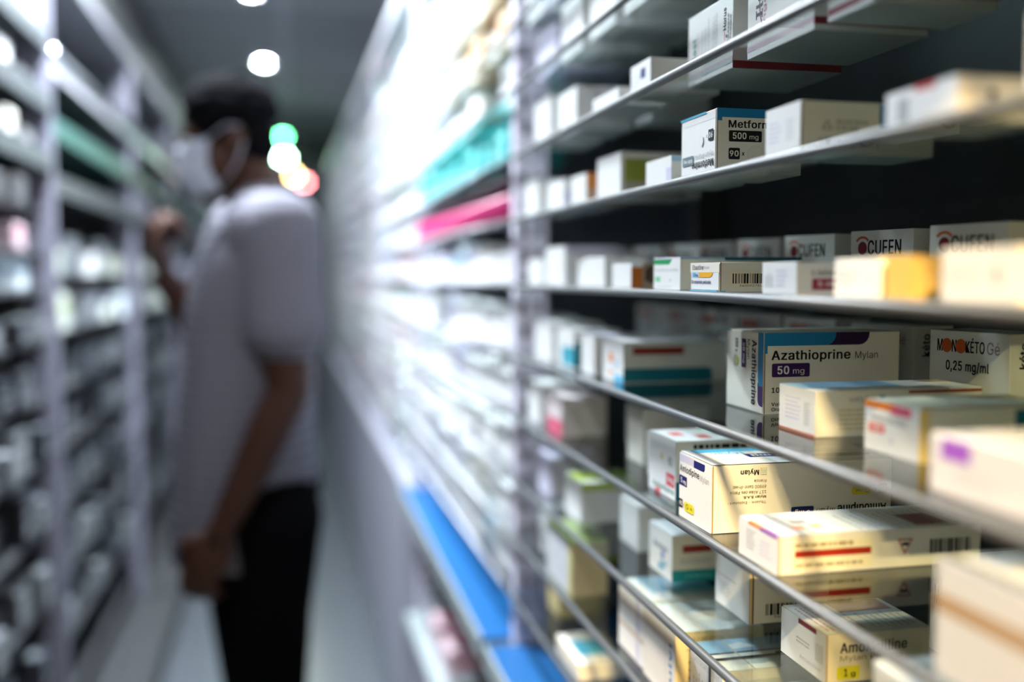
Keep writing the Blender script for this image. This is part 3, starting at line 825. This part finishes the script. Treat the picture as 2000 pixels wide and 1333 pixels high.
# --- upper shelves
c = Carton(.10, .094, .062, WHITE)
c.rect('A', .08, .30, .18, .62, WHITE); c.text('A', 'Ilast', .10, .28, .20, .66, (.05, .22, .15), True, 90); c.text('A', 'Lingettes', .22, .32, .26, .72, (.7, .35, .5), False, 90); c.rect('A', .045, .2, .055, .7, (.75, .4, .4))
c.lines('A', .30, .2, .52, .88, 3, LGREY, 3, True, .3); c.lines('A', .56, .2, .68, .9, 3, LGREY, 5, True, .35)
c.text('A', 'Horus', .80, .55, .86, .85, INK, True, 90); c.rect('A', .825, .42, .835, .53, (.75, .2, .15)); c.rect('A', .86, .44, .88, .48, NAVY); c.rect('A', .80, .26, .86, .30, INK); c.lines('A', .88, .25, .97, .9, 2, GREY, 7, True)
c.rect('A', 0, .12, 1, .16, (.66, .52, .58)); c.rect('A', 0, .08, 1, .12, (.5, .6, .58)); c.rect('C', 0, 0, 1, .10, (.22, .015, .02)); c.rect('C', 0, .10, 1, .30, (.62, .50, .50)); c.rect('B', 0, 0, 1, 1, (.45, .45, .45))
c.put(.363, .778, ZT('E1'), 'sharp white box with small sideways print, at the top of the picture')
c = Carton(.09, .104, .066, WHITE)
c.text('A', 'Ilast', .14, .42, .25, 1.0, (.04, .03, .08), True, 90); c.disc('A', .42, .62, .36, MAROON, 1.3, 120, 235, .34); c.text('A', 'Lingettes', .255, .22, .31, .98, (.55, .12, .22), False, 90)
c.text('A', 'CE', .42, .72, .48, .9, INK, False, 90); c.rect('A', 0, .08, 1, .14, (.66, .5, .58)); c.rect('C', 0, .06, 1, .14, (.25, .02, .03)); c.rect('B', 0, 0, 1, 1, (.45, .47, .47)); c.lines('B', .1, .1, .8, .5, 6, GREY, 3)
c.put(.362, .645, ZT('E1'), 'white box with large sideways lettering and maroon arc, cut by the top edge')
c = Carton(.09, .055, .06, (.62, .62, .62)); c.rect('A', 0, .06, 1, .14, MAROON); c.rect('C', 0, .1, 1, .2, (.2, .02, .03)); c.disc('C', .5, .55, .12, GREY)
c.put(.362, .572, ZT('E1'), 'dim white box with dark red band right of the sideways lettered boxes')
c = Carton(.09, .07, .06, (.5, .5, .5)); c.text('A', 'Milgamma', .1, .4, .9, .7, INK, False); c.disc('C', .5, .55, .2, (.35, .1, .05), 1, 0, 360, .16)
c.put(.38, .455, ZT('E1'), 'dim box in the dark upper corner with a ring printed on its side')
c = Carton(.07, .054, .032, (.66, .64, .60)); c.rect('A', 0, 0, 1, 1, (.78, .79, .82)); c.rect('A', .5, .5, .75, .8, NAVY); c.lines('A', .15, .1, .5, .7, 4, LAV, 3)
c.put(.335, .895, ZT('E1'), 'small white box with blue mark, left of the sideways lettered boxes')
c = Carton(.05, .087, .018, WHITE); c.put(.330, .972, ZT('E1'), 'flat white box by the shelf edge, further left of the small white one')
c = Carton(.07, .054, .056, (.70, .69, .68)); c.put(.40, 1.065, ZT('E1'), 'grey blurred box set back behind the flat white box')
c = Carton(.07, .08, .05, WHITE); c.put(.335, 1.14, ZT('E1'), 'bright blurred white box near the post, shelf of the sideways lettered boxes')
c = Carton(.07, .08, .06, WHITE); c.put(.335, 1.26, ZT('E1'), 'bright blurred white box at the post end, shelf of the sideways lettered boxes')

c = Carton(.100, .049, .0355, (.62, .64, .58), flap=WHITE); c.rect('A', 0, 0, 1, 1, WHITE); c.lines('A', .1, .3, .5, .75, 5, LAV, 3); c.lines('A', .6, .3, .85, .72, 8, LGREY, 9); c.rect('C', .63, .75, .72, 1, BLUE)
c.poly('C', [(.15, .48), (.19, .66), (.23, .48)], (.1, .1, .1)); c.poly('C', [(.165, .50), (.19, .62), (.215, .50)], (.62, .64, .58)); c.text('C', 'Ne pas laisser', .26, .58, .50, .66, (.12, .12, .12), True); c.text('C', 'à la vue', .26, .48, .42, .56, (.12, .12, .12), True); c.bars('C', .14, .10, .56, .32, BLACK, 3, 24)
c.rect('C', .58, .55, .66, .98, BLUE)
c.put(.335, .611, ZT('E2'), 'white box with small warning triangle, right of the black 500 mg label')
c = Carton(.06, .063, .0235, (.66, .64, .60)); c.rect('A', 0, 0, 1, 1, WHITE); c.rect('A', .18, .25, .34, .80, GREY); c.rect('A', .42, .88, .72, 1, (.6, .05, .05)); c.disc('C', .35, .6, .12, INK); c.lines('C', .2, .2, .9, .45, 2, GREY, 4)
c.put(.340, .459, ZT('E2'), 'blurred white box with dark printed square and red top mark, upper right')
c = Carton(.05, .05, .04, WHITE); c.put(.335, .352, ZT('E2'), 'very blurred white box cut by the right picture edge')
c = Carton(.07, .064, .0255, (.68, .70, .68)); c.rect('A', 0, 0, 1, 1, WHITE); c.rect('C', .3, .25, .8, .62, (.36, .08, .06)); c.rect('C', 0, .8, 1, 1, SKY); c.rect('C', .5, .86, 1, .94, ORANGE); c.rect('A', .8, .1, 1, .6, LAV)
c.put(.335, .840, ZT('E2'), 'small white box with dark red bar, left of the black 500 mg label')
c = Carton(.09, .080, .047, (.80, .78, .74)); c.rect('A', 0, 0, 1, 1, WHITE); c.rect('C', .05, .35, .8, .85, (.32, .36, .06)); c.rect('C', .05, 0, .8, .35, (.45, .40, .34)); c.rect('T', 0, 0, 1, 1, (.6, .55, .58))
c.put(.340, .993, ZT('E2'), 'white box with olive green side patch, two left of the black 500 mg label')
c = Carton(.05, .062, .036, WHITE); c.rect('C', 0, .5, 1, 1, (.7, .25, .06)); c.rect('C', 0, 0, 1, .5, (.55, .35, .25)); c.put(.337, 1.105, ZT('E2'), 'white box with orange side left of the olive patched box')
c = Carton(.06, .08, .038, WHITE); c.rect('C', 0, 0, 1, .6, LAV); c.put(.337, 1.20, ZT('E2'), 'blurred white box with lavender side near the post')
c = Carton(.06, .08, .05, WHITE); c.put(.337, 1.33, ZT('E2'), 'blurred white box touching the post end of the black 500 mg label\'s shelf')
for s_, row in (('E0', ((.45, .09, .06, WHITE), (.56, .10, .07, (.6, .6, .6)), (.68, .09, .06, WHITE), (.79, .07, .05, CREAM), (.90, .10, .065, WHITE), (1.03, .09, .05, WHITE), (1.15, .09, .07, WHITE), (1.27, .10, .06, LAV))),
                ('E-1', ((.5, .12, .06, WHITE), (.65, .1, .06, WHITE), (.80, .1, .06, WHITE), (.93, .09, .06, WHITE), (1.06, .1, .06, CREAM), (1.2, .1, .06, WHITE), (1.33, .1, .06, WHITE)))):
    for y, dy, h, col in row:
        c = Carton(.11, dy, h, col)
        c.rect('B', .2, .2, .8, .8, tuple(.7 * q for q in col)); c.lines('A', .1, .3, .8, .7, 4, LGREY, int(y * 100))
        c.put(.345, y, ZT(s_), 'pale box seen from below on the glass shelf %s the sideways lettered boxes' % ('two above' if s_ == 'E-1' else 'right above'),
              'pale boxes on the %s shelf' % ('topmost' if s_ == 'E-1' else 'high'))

# ------------------------------------------------------------------ blurred stock on the racks further down
rnd = random.Random(11)
PROTO = {}
def stock(kind, i):
    """a few carton sizes per colouring, shared by the copies"""
    k = (kind, i)
    if k in PROTO: return PROTO[k]
    rr = random.Random(hash(k[1]) * 7 + len(kind) * 131)
    dx, dy, h = rr.uniform(.09, .14), rr.uniform(.075, .105), rr.uniform(.045, .075)
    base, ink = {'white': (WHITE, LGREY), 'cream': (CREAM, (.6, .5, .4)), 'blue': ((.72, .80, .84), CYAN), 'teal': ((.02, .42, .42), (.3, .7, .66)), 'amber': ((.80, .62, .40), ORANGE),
                 'pink': ((.80, .60, .66), PINK), 'green': ((.74, .78, .70), LIME), 'grey': ((.14, .152, .165), GREY), 'dark': ((.04, .044, .054), (.2, .22, .24)), 'lavender': (LAV, (.4, .35, .6))}[kind]  # grey and dark: the left racks' dim light put into the carton colours
    if kind in ('teal',): h = .072
    c = Carton(dx, dy, h, base)
    c.rect('A', .08, .55, .85, .72, ink); c.lines('A', .1, .2, .8, .45, 3, LGREY, i); c.rect('C', .1, .6, .7, .8, ink); c.rect('T', .2, .2, .8, .8, ink)
    PROTO[k] = (c.mb.mesh('carton'), dx, dy, h)
    return PROTO[k]

def place(me, x, y, z, label, cat, group, name, rz=0.0, sz=1.0):
    o = bpy.data.objects.new(name, me)
    C.objects.link(o)
    o.location = (x, y, z + .0006); o.rotation_euler = (0, 0, rz)
    o.scale = (1, 1, sz)
    tag(o, label, cat, group)
    return o

ORD = ['top', 'second', 'third', 'fourth', 'fifth', 'sixth', 'seventh', 'eighth', 'ninth', 'tenth', 'eleventh', 'twelfth', 'thirteenth', 'fourteenth', 'fifteenth']
def fill_right(y0, y1, shelves, maker, dense=.97, hmax=.082):
    for si, s in enumerate(shelves):
        y = y0 + .03
        while True:
            kind = maker(s, y)
            if kind is None: break
            me, dx, dy, h = stock(kind, rnd.randrange(5))
            if y + dy > y1 - .01: break
            if rnd.random() < dense:
                yield s, kind, me, dx, dy, h, XF + .014 + rnd.uniform(0, .012), y
            y += dy + rnd.uniform(.004, .02)

def kinds_r2(s, y):
    if s == 'E1': return 'teal'
    if s == 'E2': return None
    if s in ('E-2', 'E-1') and y < 2.1: return rnd.choice(['amber', 'amber', 'cream', 'white'])
    return rnd.choice(['white'] * 9 + ['blue', 'lavender', 'cream'])
NAMEK = {'white': 'white', 'cream': 'cream', 'blue': 'pale blue', 'teal': 'teal', 'amber': 'amber', 'pink': 'pink', 'green': 'pale green', 'grey': 'grey', 'dark': 'dark', 'lavender': 'lavender'}
for s, kind, me, dx, dy, h, x, y in fill_right(1.49, 2.62, ['E-3', 'E-2', 'E-1', 'E0', 'E1', 'E3', 'E4', 'E5', 'E6', 'E7', 'E8'], kinds_r2):
    o_ = ORD[ALLS.index(s) - 2]
    place(me, x, y, ZT(s), 'blurred %s box on the %s glass shelf of the rack beyond the perforated post' % (NAMEK[kind], o_), 'box', '%s boxes on the %s shelf beyond the post' % (NAMEK[kind], o_), 'medicine_box')
# magenta capped bottles on one shelf
def bottle_mesh():
    q = MB()
    body, capm = mat('magenta_plastic', (.52, .03, .16), rough=.35), mat('dark_cap', (.07, .015, .035), rough=.4)
    prof = [(.0, .018), (.003, .021), (.034, .021), (.040, .018), (.043, .012)]
    q.tube([(0, 0, z) for z, r in prof], [r for z, r in prof], body, 16)
    q2 = MB(); q2.tube([(0, 0, .043), (0, 0, .045), (0, 0, .068), (0, 0, .070)], [.012, .017, .017, .015], capm, 16)
    return q.mesh('bottle'), q2.mesh('bottle_cap')
bm_, cm_ = bottle_mesh()
y = 1.54
while y < 2.58:
    for x in (.348,):
        o = place(bm_, x, y, ZT('E2'), 'small magenta bottle with dark cap, in the row below the teal boxes', 'bottle', 'magenta bottles below the teal boxes', 'medicine_bottle')
        cp = bpy.data.objects.new('cap', cm_); C.objects.link(cp); cp.parent = o
    y += .047
# lower open shelves of that rack
for z, row in ((CZ - .57, ((1.6, 'white'), (1.74, 'white'), (1.9, 'cream'), (2.05, 'white'), (2.2, 'white'), (2.36, 'lavender'))),):
    for y, k in row:
        me, dx, dy, h = stock(k, int(y * 10) % 5)
        place(me, .45, y, z, 'blurred %s box standing on the blue liner' % NAMEK[k], 'box', '%s boxes on the blue liner' % NAMEK[k], 'medicine_box')
for y, k in ((1.55, 'grey'), (1.72, 'white'), (1.95, 'grey'), (2.12, 'pink'), (2.3, 'pink'), (2.44, 'grey')):
    me, dx, dy, h = stock(k, int(y * 10) % 5)
    place(me, .335, y, .44, 'dim %s box on the shelf below the blue liner' % NAMEK[k], 'box', '%s boxes below the blue liner' % NAMEK[k], 'medicine_box')

# left-hand racks
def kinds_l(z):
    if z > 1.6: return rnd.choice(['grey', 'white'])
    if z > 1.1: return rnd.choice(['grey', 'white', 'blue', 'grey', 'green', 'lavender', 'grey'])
    return rnd.choice(['grey', 'dark', 'dark', 'dark', 'grey', 'dark'])  # lower shelves drawn darker, their shade carried by the cartons
def fill_left(y0, y1, shelves, dens, kinder):
    for si, z in enumerate(shelves):
        y = y0 + .03
        while True:
            kind = kinder(z)
            me, dx, dy, h = stock(kind, rnd.randrange(5))
            if y + dy > y1 - .02: break
            if rnd.random() < dens(z):
                yield si, z, kind, me, XLF - .004 - rnd.uniform(0, .06), y + dy, dy
            y += dy + rnd.uniform(.004, .03)
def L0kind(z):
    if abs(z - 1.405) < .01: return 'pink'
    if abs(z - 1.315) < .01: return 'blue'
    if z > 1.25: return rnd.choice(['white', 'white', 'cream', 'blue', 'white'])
    return rnd.choice(['dark', 'dark', 'grey', 'dark', 'grey', 'grey'])  # low shelves get the cartons darkened to stand for shade
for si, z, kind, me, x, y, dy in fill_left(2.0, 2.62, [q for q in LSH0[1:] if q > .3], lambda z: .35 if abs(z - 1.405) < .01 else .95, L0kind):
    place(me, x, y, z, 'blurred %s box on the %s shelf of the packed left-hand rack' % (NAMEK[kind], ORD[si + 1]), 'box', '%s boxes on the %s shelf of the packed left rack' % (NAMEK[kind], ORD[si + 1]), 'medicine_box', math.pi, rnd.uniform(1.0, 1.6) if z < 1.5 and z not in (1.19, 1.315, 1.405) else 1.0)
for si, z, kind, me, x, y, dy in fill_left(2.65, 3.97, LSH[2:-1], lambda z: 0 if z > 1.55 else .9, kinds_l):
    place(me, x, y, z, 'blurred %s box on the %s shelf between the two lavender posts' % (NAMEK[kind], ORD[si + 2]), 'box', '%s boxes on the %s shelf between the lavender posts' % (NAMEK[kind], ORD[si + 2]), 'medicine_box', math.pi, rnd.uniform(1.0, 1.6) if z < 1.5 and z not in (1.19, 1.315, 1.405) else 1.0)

# the rest, far down both sides: one body of stock
far = MB()
def far_add(me, M):
    o = len(far.v)
    far.v += [tuple(M @ v.co) for v in me.vertices]
    idx = [far.mi(m) for m in me.materials]
    for p in me.polygons:
        far.f.append([i + o for i in p.vertices]); far.m.append(idx[p.material_index]); far.sm.append(False)
for a, b in RB[2:]:
    for s, kind, me, dx, dy, h, x, y in fill_right(a, b, [q for q in ALLS if q not in ('E-5', 'E-4')], lambda s, y: rnd.choice(['white'] * 8 + ['blue', 'lavender', 'cream', 'pink'])):
        far_add(me, Matrix.Translation((x, y, ZT(s) + .0006)))
for a, b in LB[3:]:
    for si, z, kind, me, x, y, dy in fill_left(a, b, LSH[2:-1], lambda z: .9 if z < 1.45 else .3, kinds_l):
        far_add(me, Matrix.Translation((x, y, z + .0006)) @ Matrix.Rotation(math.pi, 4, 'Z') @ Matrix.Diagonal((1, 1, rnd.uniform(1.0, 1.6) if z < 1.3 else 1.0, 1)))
tag(far.build('far_stock'), 'mass of blurred pale medicine boxes filling the far racks on both sides', 'boxes', kind='stuff')

# ------------------------------------------------------------------ the person
PY = 2.15
def remeshed(mb, name, parent, m, voxel, smooth=6, subd=0):
    o = mb.build(name, parent)
    o.data.materials.clear(); o.data.materials.append(m)
    for p in o.data.polygons: p.material_index = 0
    rm = o.modifiers.new('remesh', 'REMESH'); rm.mode = 'VOXEL'; rm.voxel_size = voxel; rm.use_smooth_shade = True
    sm = o.modifiers.new('smooth', 'SMOOTH'); sm.factor = 0.5; sm.iterations = smooth
    return o
def limb(q, pts, rads, n=16):
    q.tube(pts, rads, None, n)
    for p, r in zip(pts, rads):
        q.ellipsoid(p, (r, r, r), None, None, n, 10)
def loft(q, secs, m=None, n=36):
    """rings (x, dy, z, rx, ry) from bottom to top, smoothed in between"""
    vs, fs = [], []
    rows = []
    N = len(secs)
    for i in range(N - 1):
        p0, p1, p2, p3 = secs[max(i - 1, 0)], secs[i], secs[i + 1], secs[min(i + 2, N - 1)]
        for k in range(6):
            t_ = k / 6
            rows.append([.5 * ((2 * b_) + (-a_ + c_) * t_ + (2 * a_ - 5 * b_ + 4 * c_ - d_) * t_ ** 2 + (-a_ + 3 * b_ - 3 * c_ + d_) * t_ ** 3) for a_, b_, c_, d_ in zip(p0, p1, p2, p3)])
    rows.append(list(secs[-1]))
    for x, dy, z, rx, ry in rows:
        for k in range(n):
            a_ = 2 * math.pi * k / n
            ca, sa = math.cos(a_), math.sin(a_)
            e_ = 0.8
            vs.append((x + rx * math.copysign(abs(ca) ** e_, ca), PY + dy + ry * math.copysign(abs(sa) ** e_, sa), z))
    for j in range(len(rows) - 1):
        for k in range(n):
            k2 = (k + 1) % n
            fs.append((j * n + k, j * n + k2, (j + 1) * n + k2, (j + 1) * n + k))
    fs.append(tuple(range(n - 1, -1, -1))); fs.append(tuple((len(rows) - 1) * n + k for k in range(n)))
    q.add(vs, fs, m, True)
def X(u, y): return (u - 560) * y / 1980
def Z(v, y): return CZ + (535 - v) * y / 1980

SKIN = mat('skin_brown', (0.055, 0.021, 0.013), rough=0.5, spec=0.3, noise=0.06)
b = MB()
# head in profile, tilted a little down, facing the left-hand racks
HC = Vector((X(455, PY), PY, Z(282, PY)))
tilt = Matrix.Rotation(R(-12), 3, 'Y')
def H(x, y, z): return HC + tilt @ Vector((x, y, z))
b.ellipsoid(H(.006, 0, .035), (.090, .073, .088), None, tilt)
b.ellipsoid(H(-.030, 0, -.045), (.062, .058, .075), None, tilt)
b.ellipsoid(H(-.050, 0, -.095), (.032, .034, .026), None, tilt)          # chin
b.ellipsoid(H(-.072, 0, .020), (.022, .052, .018), None, tilt)           # brow
limb(b, [H(-.090, 0, .012), H(-.104, 0, -.022)], [.010, .015])            # nose
for sy in (-1, 1):
    b.ellipsoid(H(-.060, sy * .040, -.025), (.026, .020, .022), None, tilt)   # cheek
    b.ellipsoid(H(.018, sy * .074, -.012), (.020, .008, .032), None, tilt @ Matrix.Rotation(R(12), 3, 'Y'))  # ear
b.ellipsoid(H(-.086, 0, -.058), (.012, .026, .009), None, tilt)          # lips
b.ellipsoid(H(-.083, 0, -.072), (.012, .022, .008), None, tilt)
NB = Vector((X(512, PY), PY, Z(420, PY)))
limb(b, [H(.022, 0, -.04), H(.030, 0, -.095), NB], [.058, .056, .064])
# trunk under the shirt
loft(b, [(-.055, 0, .80, .09, .14), (-.055, 0, .92, .105, .160), (-.070, 0, 1.06, .100, .140), (-.075, 0, 1.20, .108, .155), (-.068, 0, 1.32, .110, .170), (-.055, 0, 1.41, .085, .175), (-.05, 0, 1.455, .05, .12)])
limb(b, [(-.05, PY - .13, 1.435), NB, (-.06, PY + .13, 1.435)], [.062, .07, .062])
# near (left) arm hanging, slightly bent, hand forward
SN = Vector((X(552, 1.975), 1.975, Z(455, 1.975)))
EN = Vector((X(560, 1.95), 1.95, Z(765, 1.95)))
WN = Vector((X(428, 1.93), 1.93, Z(1035, 1.93)))
limb(b, [SN, SN.lerp(EN, .45), EN], [.062, .050, .042])
limb(b, [EN, EN.lerp(WN, .3), WN], [.042, .043, .027])
dN = (WN - EN).normalized()
def hand(q, W, d, palm_n, curl, side, s=1.0):
    """palm and five bent fingers from the wrist; d along the forearm, palm_n out of the palm, side towards the thumb"""
    d, n_, t_ = d.normalized(), palm_n.normalized(), side.normalized()
    pc = W + d * .048 * s
    rot = Matrix((t_, n_, d)).transposed()
    q.ellipsoid(pc, (.042 * s, .016 * s, .052 * s), None, rot)
    for k, (off, L) in enumerate(((.030, .078), (.010, .086), (-.010, .080), (-.029, .062))):
        p = W + d * .092 * s + t_ * off * s
        pts = [p]
        a = 0
        for seg, ln in enumerate((.45, .32, .23)):
            a += R(curl * (1.0 if seg else .7)) + R(3 * k)
            p = p + (d * math.cos(a) + n_ * math.sin(a)) * L * ln * s
            pts.append(p)
        limb(q, pts, [.0095 * s, .009 * s, .0085 * s, .0075 * s], 10)
    p0 = W + d * .025 * s + t_ * .030 * s
    p1 = p0 + (t_ * .8 + d * .6 + n_ * .3).normalized() * .036 * s
    p2 = p1 + (d * .9 + n_ * .5).normalized() * .030 * s
    p3 = p2 + (d * .8 + n_ * .7).normalized() * .024 * s
    limb(q, [p0, p1, p2, p3], [.014 * s, .0115 * s, .0105 * s, .0085 * s], 10)
hand(b, WN, dN + Vector((-.1, 0, -.25)), Vector((.55, .75, -.2)), 32, Vector((-.8, .1, .35)))
# far (right) arm raised, fist near the chin
SF = Vector((X(480, 2.32), 2.32, Z(455, 2.32)))
EF = Vector((X(408, 2.36), 2.36, Z(655, 2.36)))
WF = Vector((X(338, 2.30), 2.30, Z(548, 2.30)))
limb(b, [SF, SF.lerp(EF, .5), EF], [.06, .048, .041])
limb(b, [EF, EF.lerp(WF, .3), WF], [.041, .042, .028])
hand(b, WF, Vector((-.15, -.1, 1)), Vector((.75, .25, .1)), 82, Vector((-.3, -1, .2)), 1.2)
# legs down into the shoes
for sy, x0 in ((-.095, -.045), (.095, -.075)):
    limb(b, [(x0, PY + sy, .88), (x0 - .015, PY + sy, .66), (x0 - .01, PY + sy, .48), (x0 + .015, PY + sy, .30), (x0 + .02, PY + sy, .09)], [.092, .078, .056, .052, .038])
    limb(b, [(x0 + .03, PY + sy, .045), (x0 - .13, PY + sy, .030)], [.036, .028])
body = remeshed(b, 'person', None, SKIN, .006, 4)
tag(body, 'person in a pale striped T-shirt and face mask standing in the aisle, one hand raised', 'person')

# hair: short dense curls
rh = random.Random(5)
h = MB()
h.ellipsoid(H(.012, 0, .042), (.094, .084, .078), None, tilt)
h.ellipsoid(H(.048, 0, -.005), (.052, .074, .075), None, tilt)
for k in range(260):
    t = rh.uniform(0, 2 * math.pi); z = rh.uniform(-.15, 1)
    r = math.sqrt(max(0, 1 - z * z))
    p = Vector((.012 + .094 * r * math.cos(t), .085 * r * math.sin(t), .045 + .078 * z))
    if p.x < -.055 and p.z < .085: continue
    if p.x < -.02 and p.z < .05: continue
    h.ellipsoid(H(*p), (.014, .014, .014), None, None, 8, 6)
remeshed(h, 'hair', body, mat('hair_black', (.004, .004, .005), rough=.95, spec=.03, noise=.3, nscale=80), .006, 2)
for sy in (-1, 1):
    e = MB(); e.ellipsoid(H(-.076, sy * .032, .006), (.011, .012, .010), mat('eye_white', (.7, .68, .66), rough=.2), tilt)
    e.build('eye', body)
# face mask with loops to the ears
mk = MB()
nu, nv = 12, 10
vs, fs = [], []
for j in range(nv + 1):
    for i in range(nu + 1):
        a = (i / nu - .5) * 2; c_ = j / nv
        zz_ = .002 - .108 * c_
        bulge = math.sin(math.pi * min(1, c_ * 1.05)) * .014
        xx = -.100 - bulge + .066 * abs(a) ** 2.2
        vs.append(H(xx, .070 * math.sin(a * 1.2), zz_))
for j in range(nv):
    for i in range(nu):
        k = j * (nu + 1) + i
        fs.append((k, k + nu + 1, k + nu + 2, k + 1))
MASK = mat('mask_cloth', (.45, .47, .56), rough=.85)
mk.add(vs, fs, MASK, True)
mo = mk.build('face_mask', body)
so = mo.modifiers.new('solid', 'SOLIDIFY'); so.thickness = .003; so.offset = 1
for sy in (-1, 1):
    lp = MB()
    lp.tube([H(-.036, sy * .067, .000), H(.005, sy * .082, .018), H(.030, sy * .083, .012)], .0016, MASK, 8)
    lp.tube([H(-.036, sy * .067, -.100), H(.008, sy * .080, -.06), H(.032, sy * .083, -.020)], .0016, MASK, 8)
    lp.build('ear_loop', mo)

# T-shirt
t = MB()
loft(t, [(-.092, 0, .765, .152, .190), (-.092, 0, .83, .150, .188), (-.088, 0, .95, .146, .180), (-.084, 0, 1.08, .140, .175), (-.078, 0, 1.20, .134, .178), (-.070, 0, 1.31, .128, .188), (-.058, 0, 1.39, .110, .190), (-.045, 0, 1.450, .070, .150), (-.035, 0, 1.485, .045, .07)])
limb(t, [(-.04, PY - .14, 1.43), (NB.x + .004, NB.y, NB.z - .012), (-.06, PY + .14, 1.43)], [.082, .080, .082])
e2 = SN.lerp(EN, .60); limb(t, [SN, SN.lerp(EN, .35), e2], [.080, .076, .078])
f2 = SF.lerp(EF, .60); limb(t, [SF, SF.lerp(EF, .35), f2], [.078, .074, .076])
SHIRT = stripe_mat('shirt_stripes', (.215, .208, .245), (.125, .12, .15), .026, .45)
remeshed(t, 't_shirt', body, SHIRT, .009, 6)
# trousers
tr = MB()
tr.ellipsoid((-.06, PY, .90), (.128, .178, .12), None)
for sy, x0 in ((-.095, -.045), (.095, -.075)):
    limb(tr, [(x0, PY + sy, .86), (x0 - .012, PY + sy, .66), (x0 - .005, PY + sy, .48), (x0 + .015, PY + sy, .28), (x0 + .018, PY + sy, .085)], [.112, .098, .080, .072, .066])
remeshed(tr, 'trousers', body, mat('dark_denim', (.003, .003, .004), rough=.95, spec=.05), .009, 5)
for sy, x0 in ((-.095, -.045), (.095, -.075)):
    sh = MB()
    limb(sh, [(x0 + .035, PY + sy, .046), (x0 - .06, PY + sy, .042), (x0 - .15, PY + sy, .036)], [.046, .042, .036])
    remeshed(sh, 'shoe', body, mat('shoe_black', (.012, .012, .014), rough=.5), .006, 3)
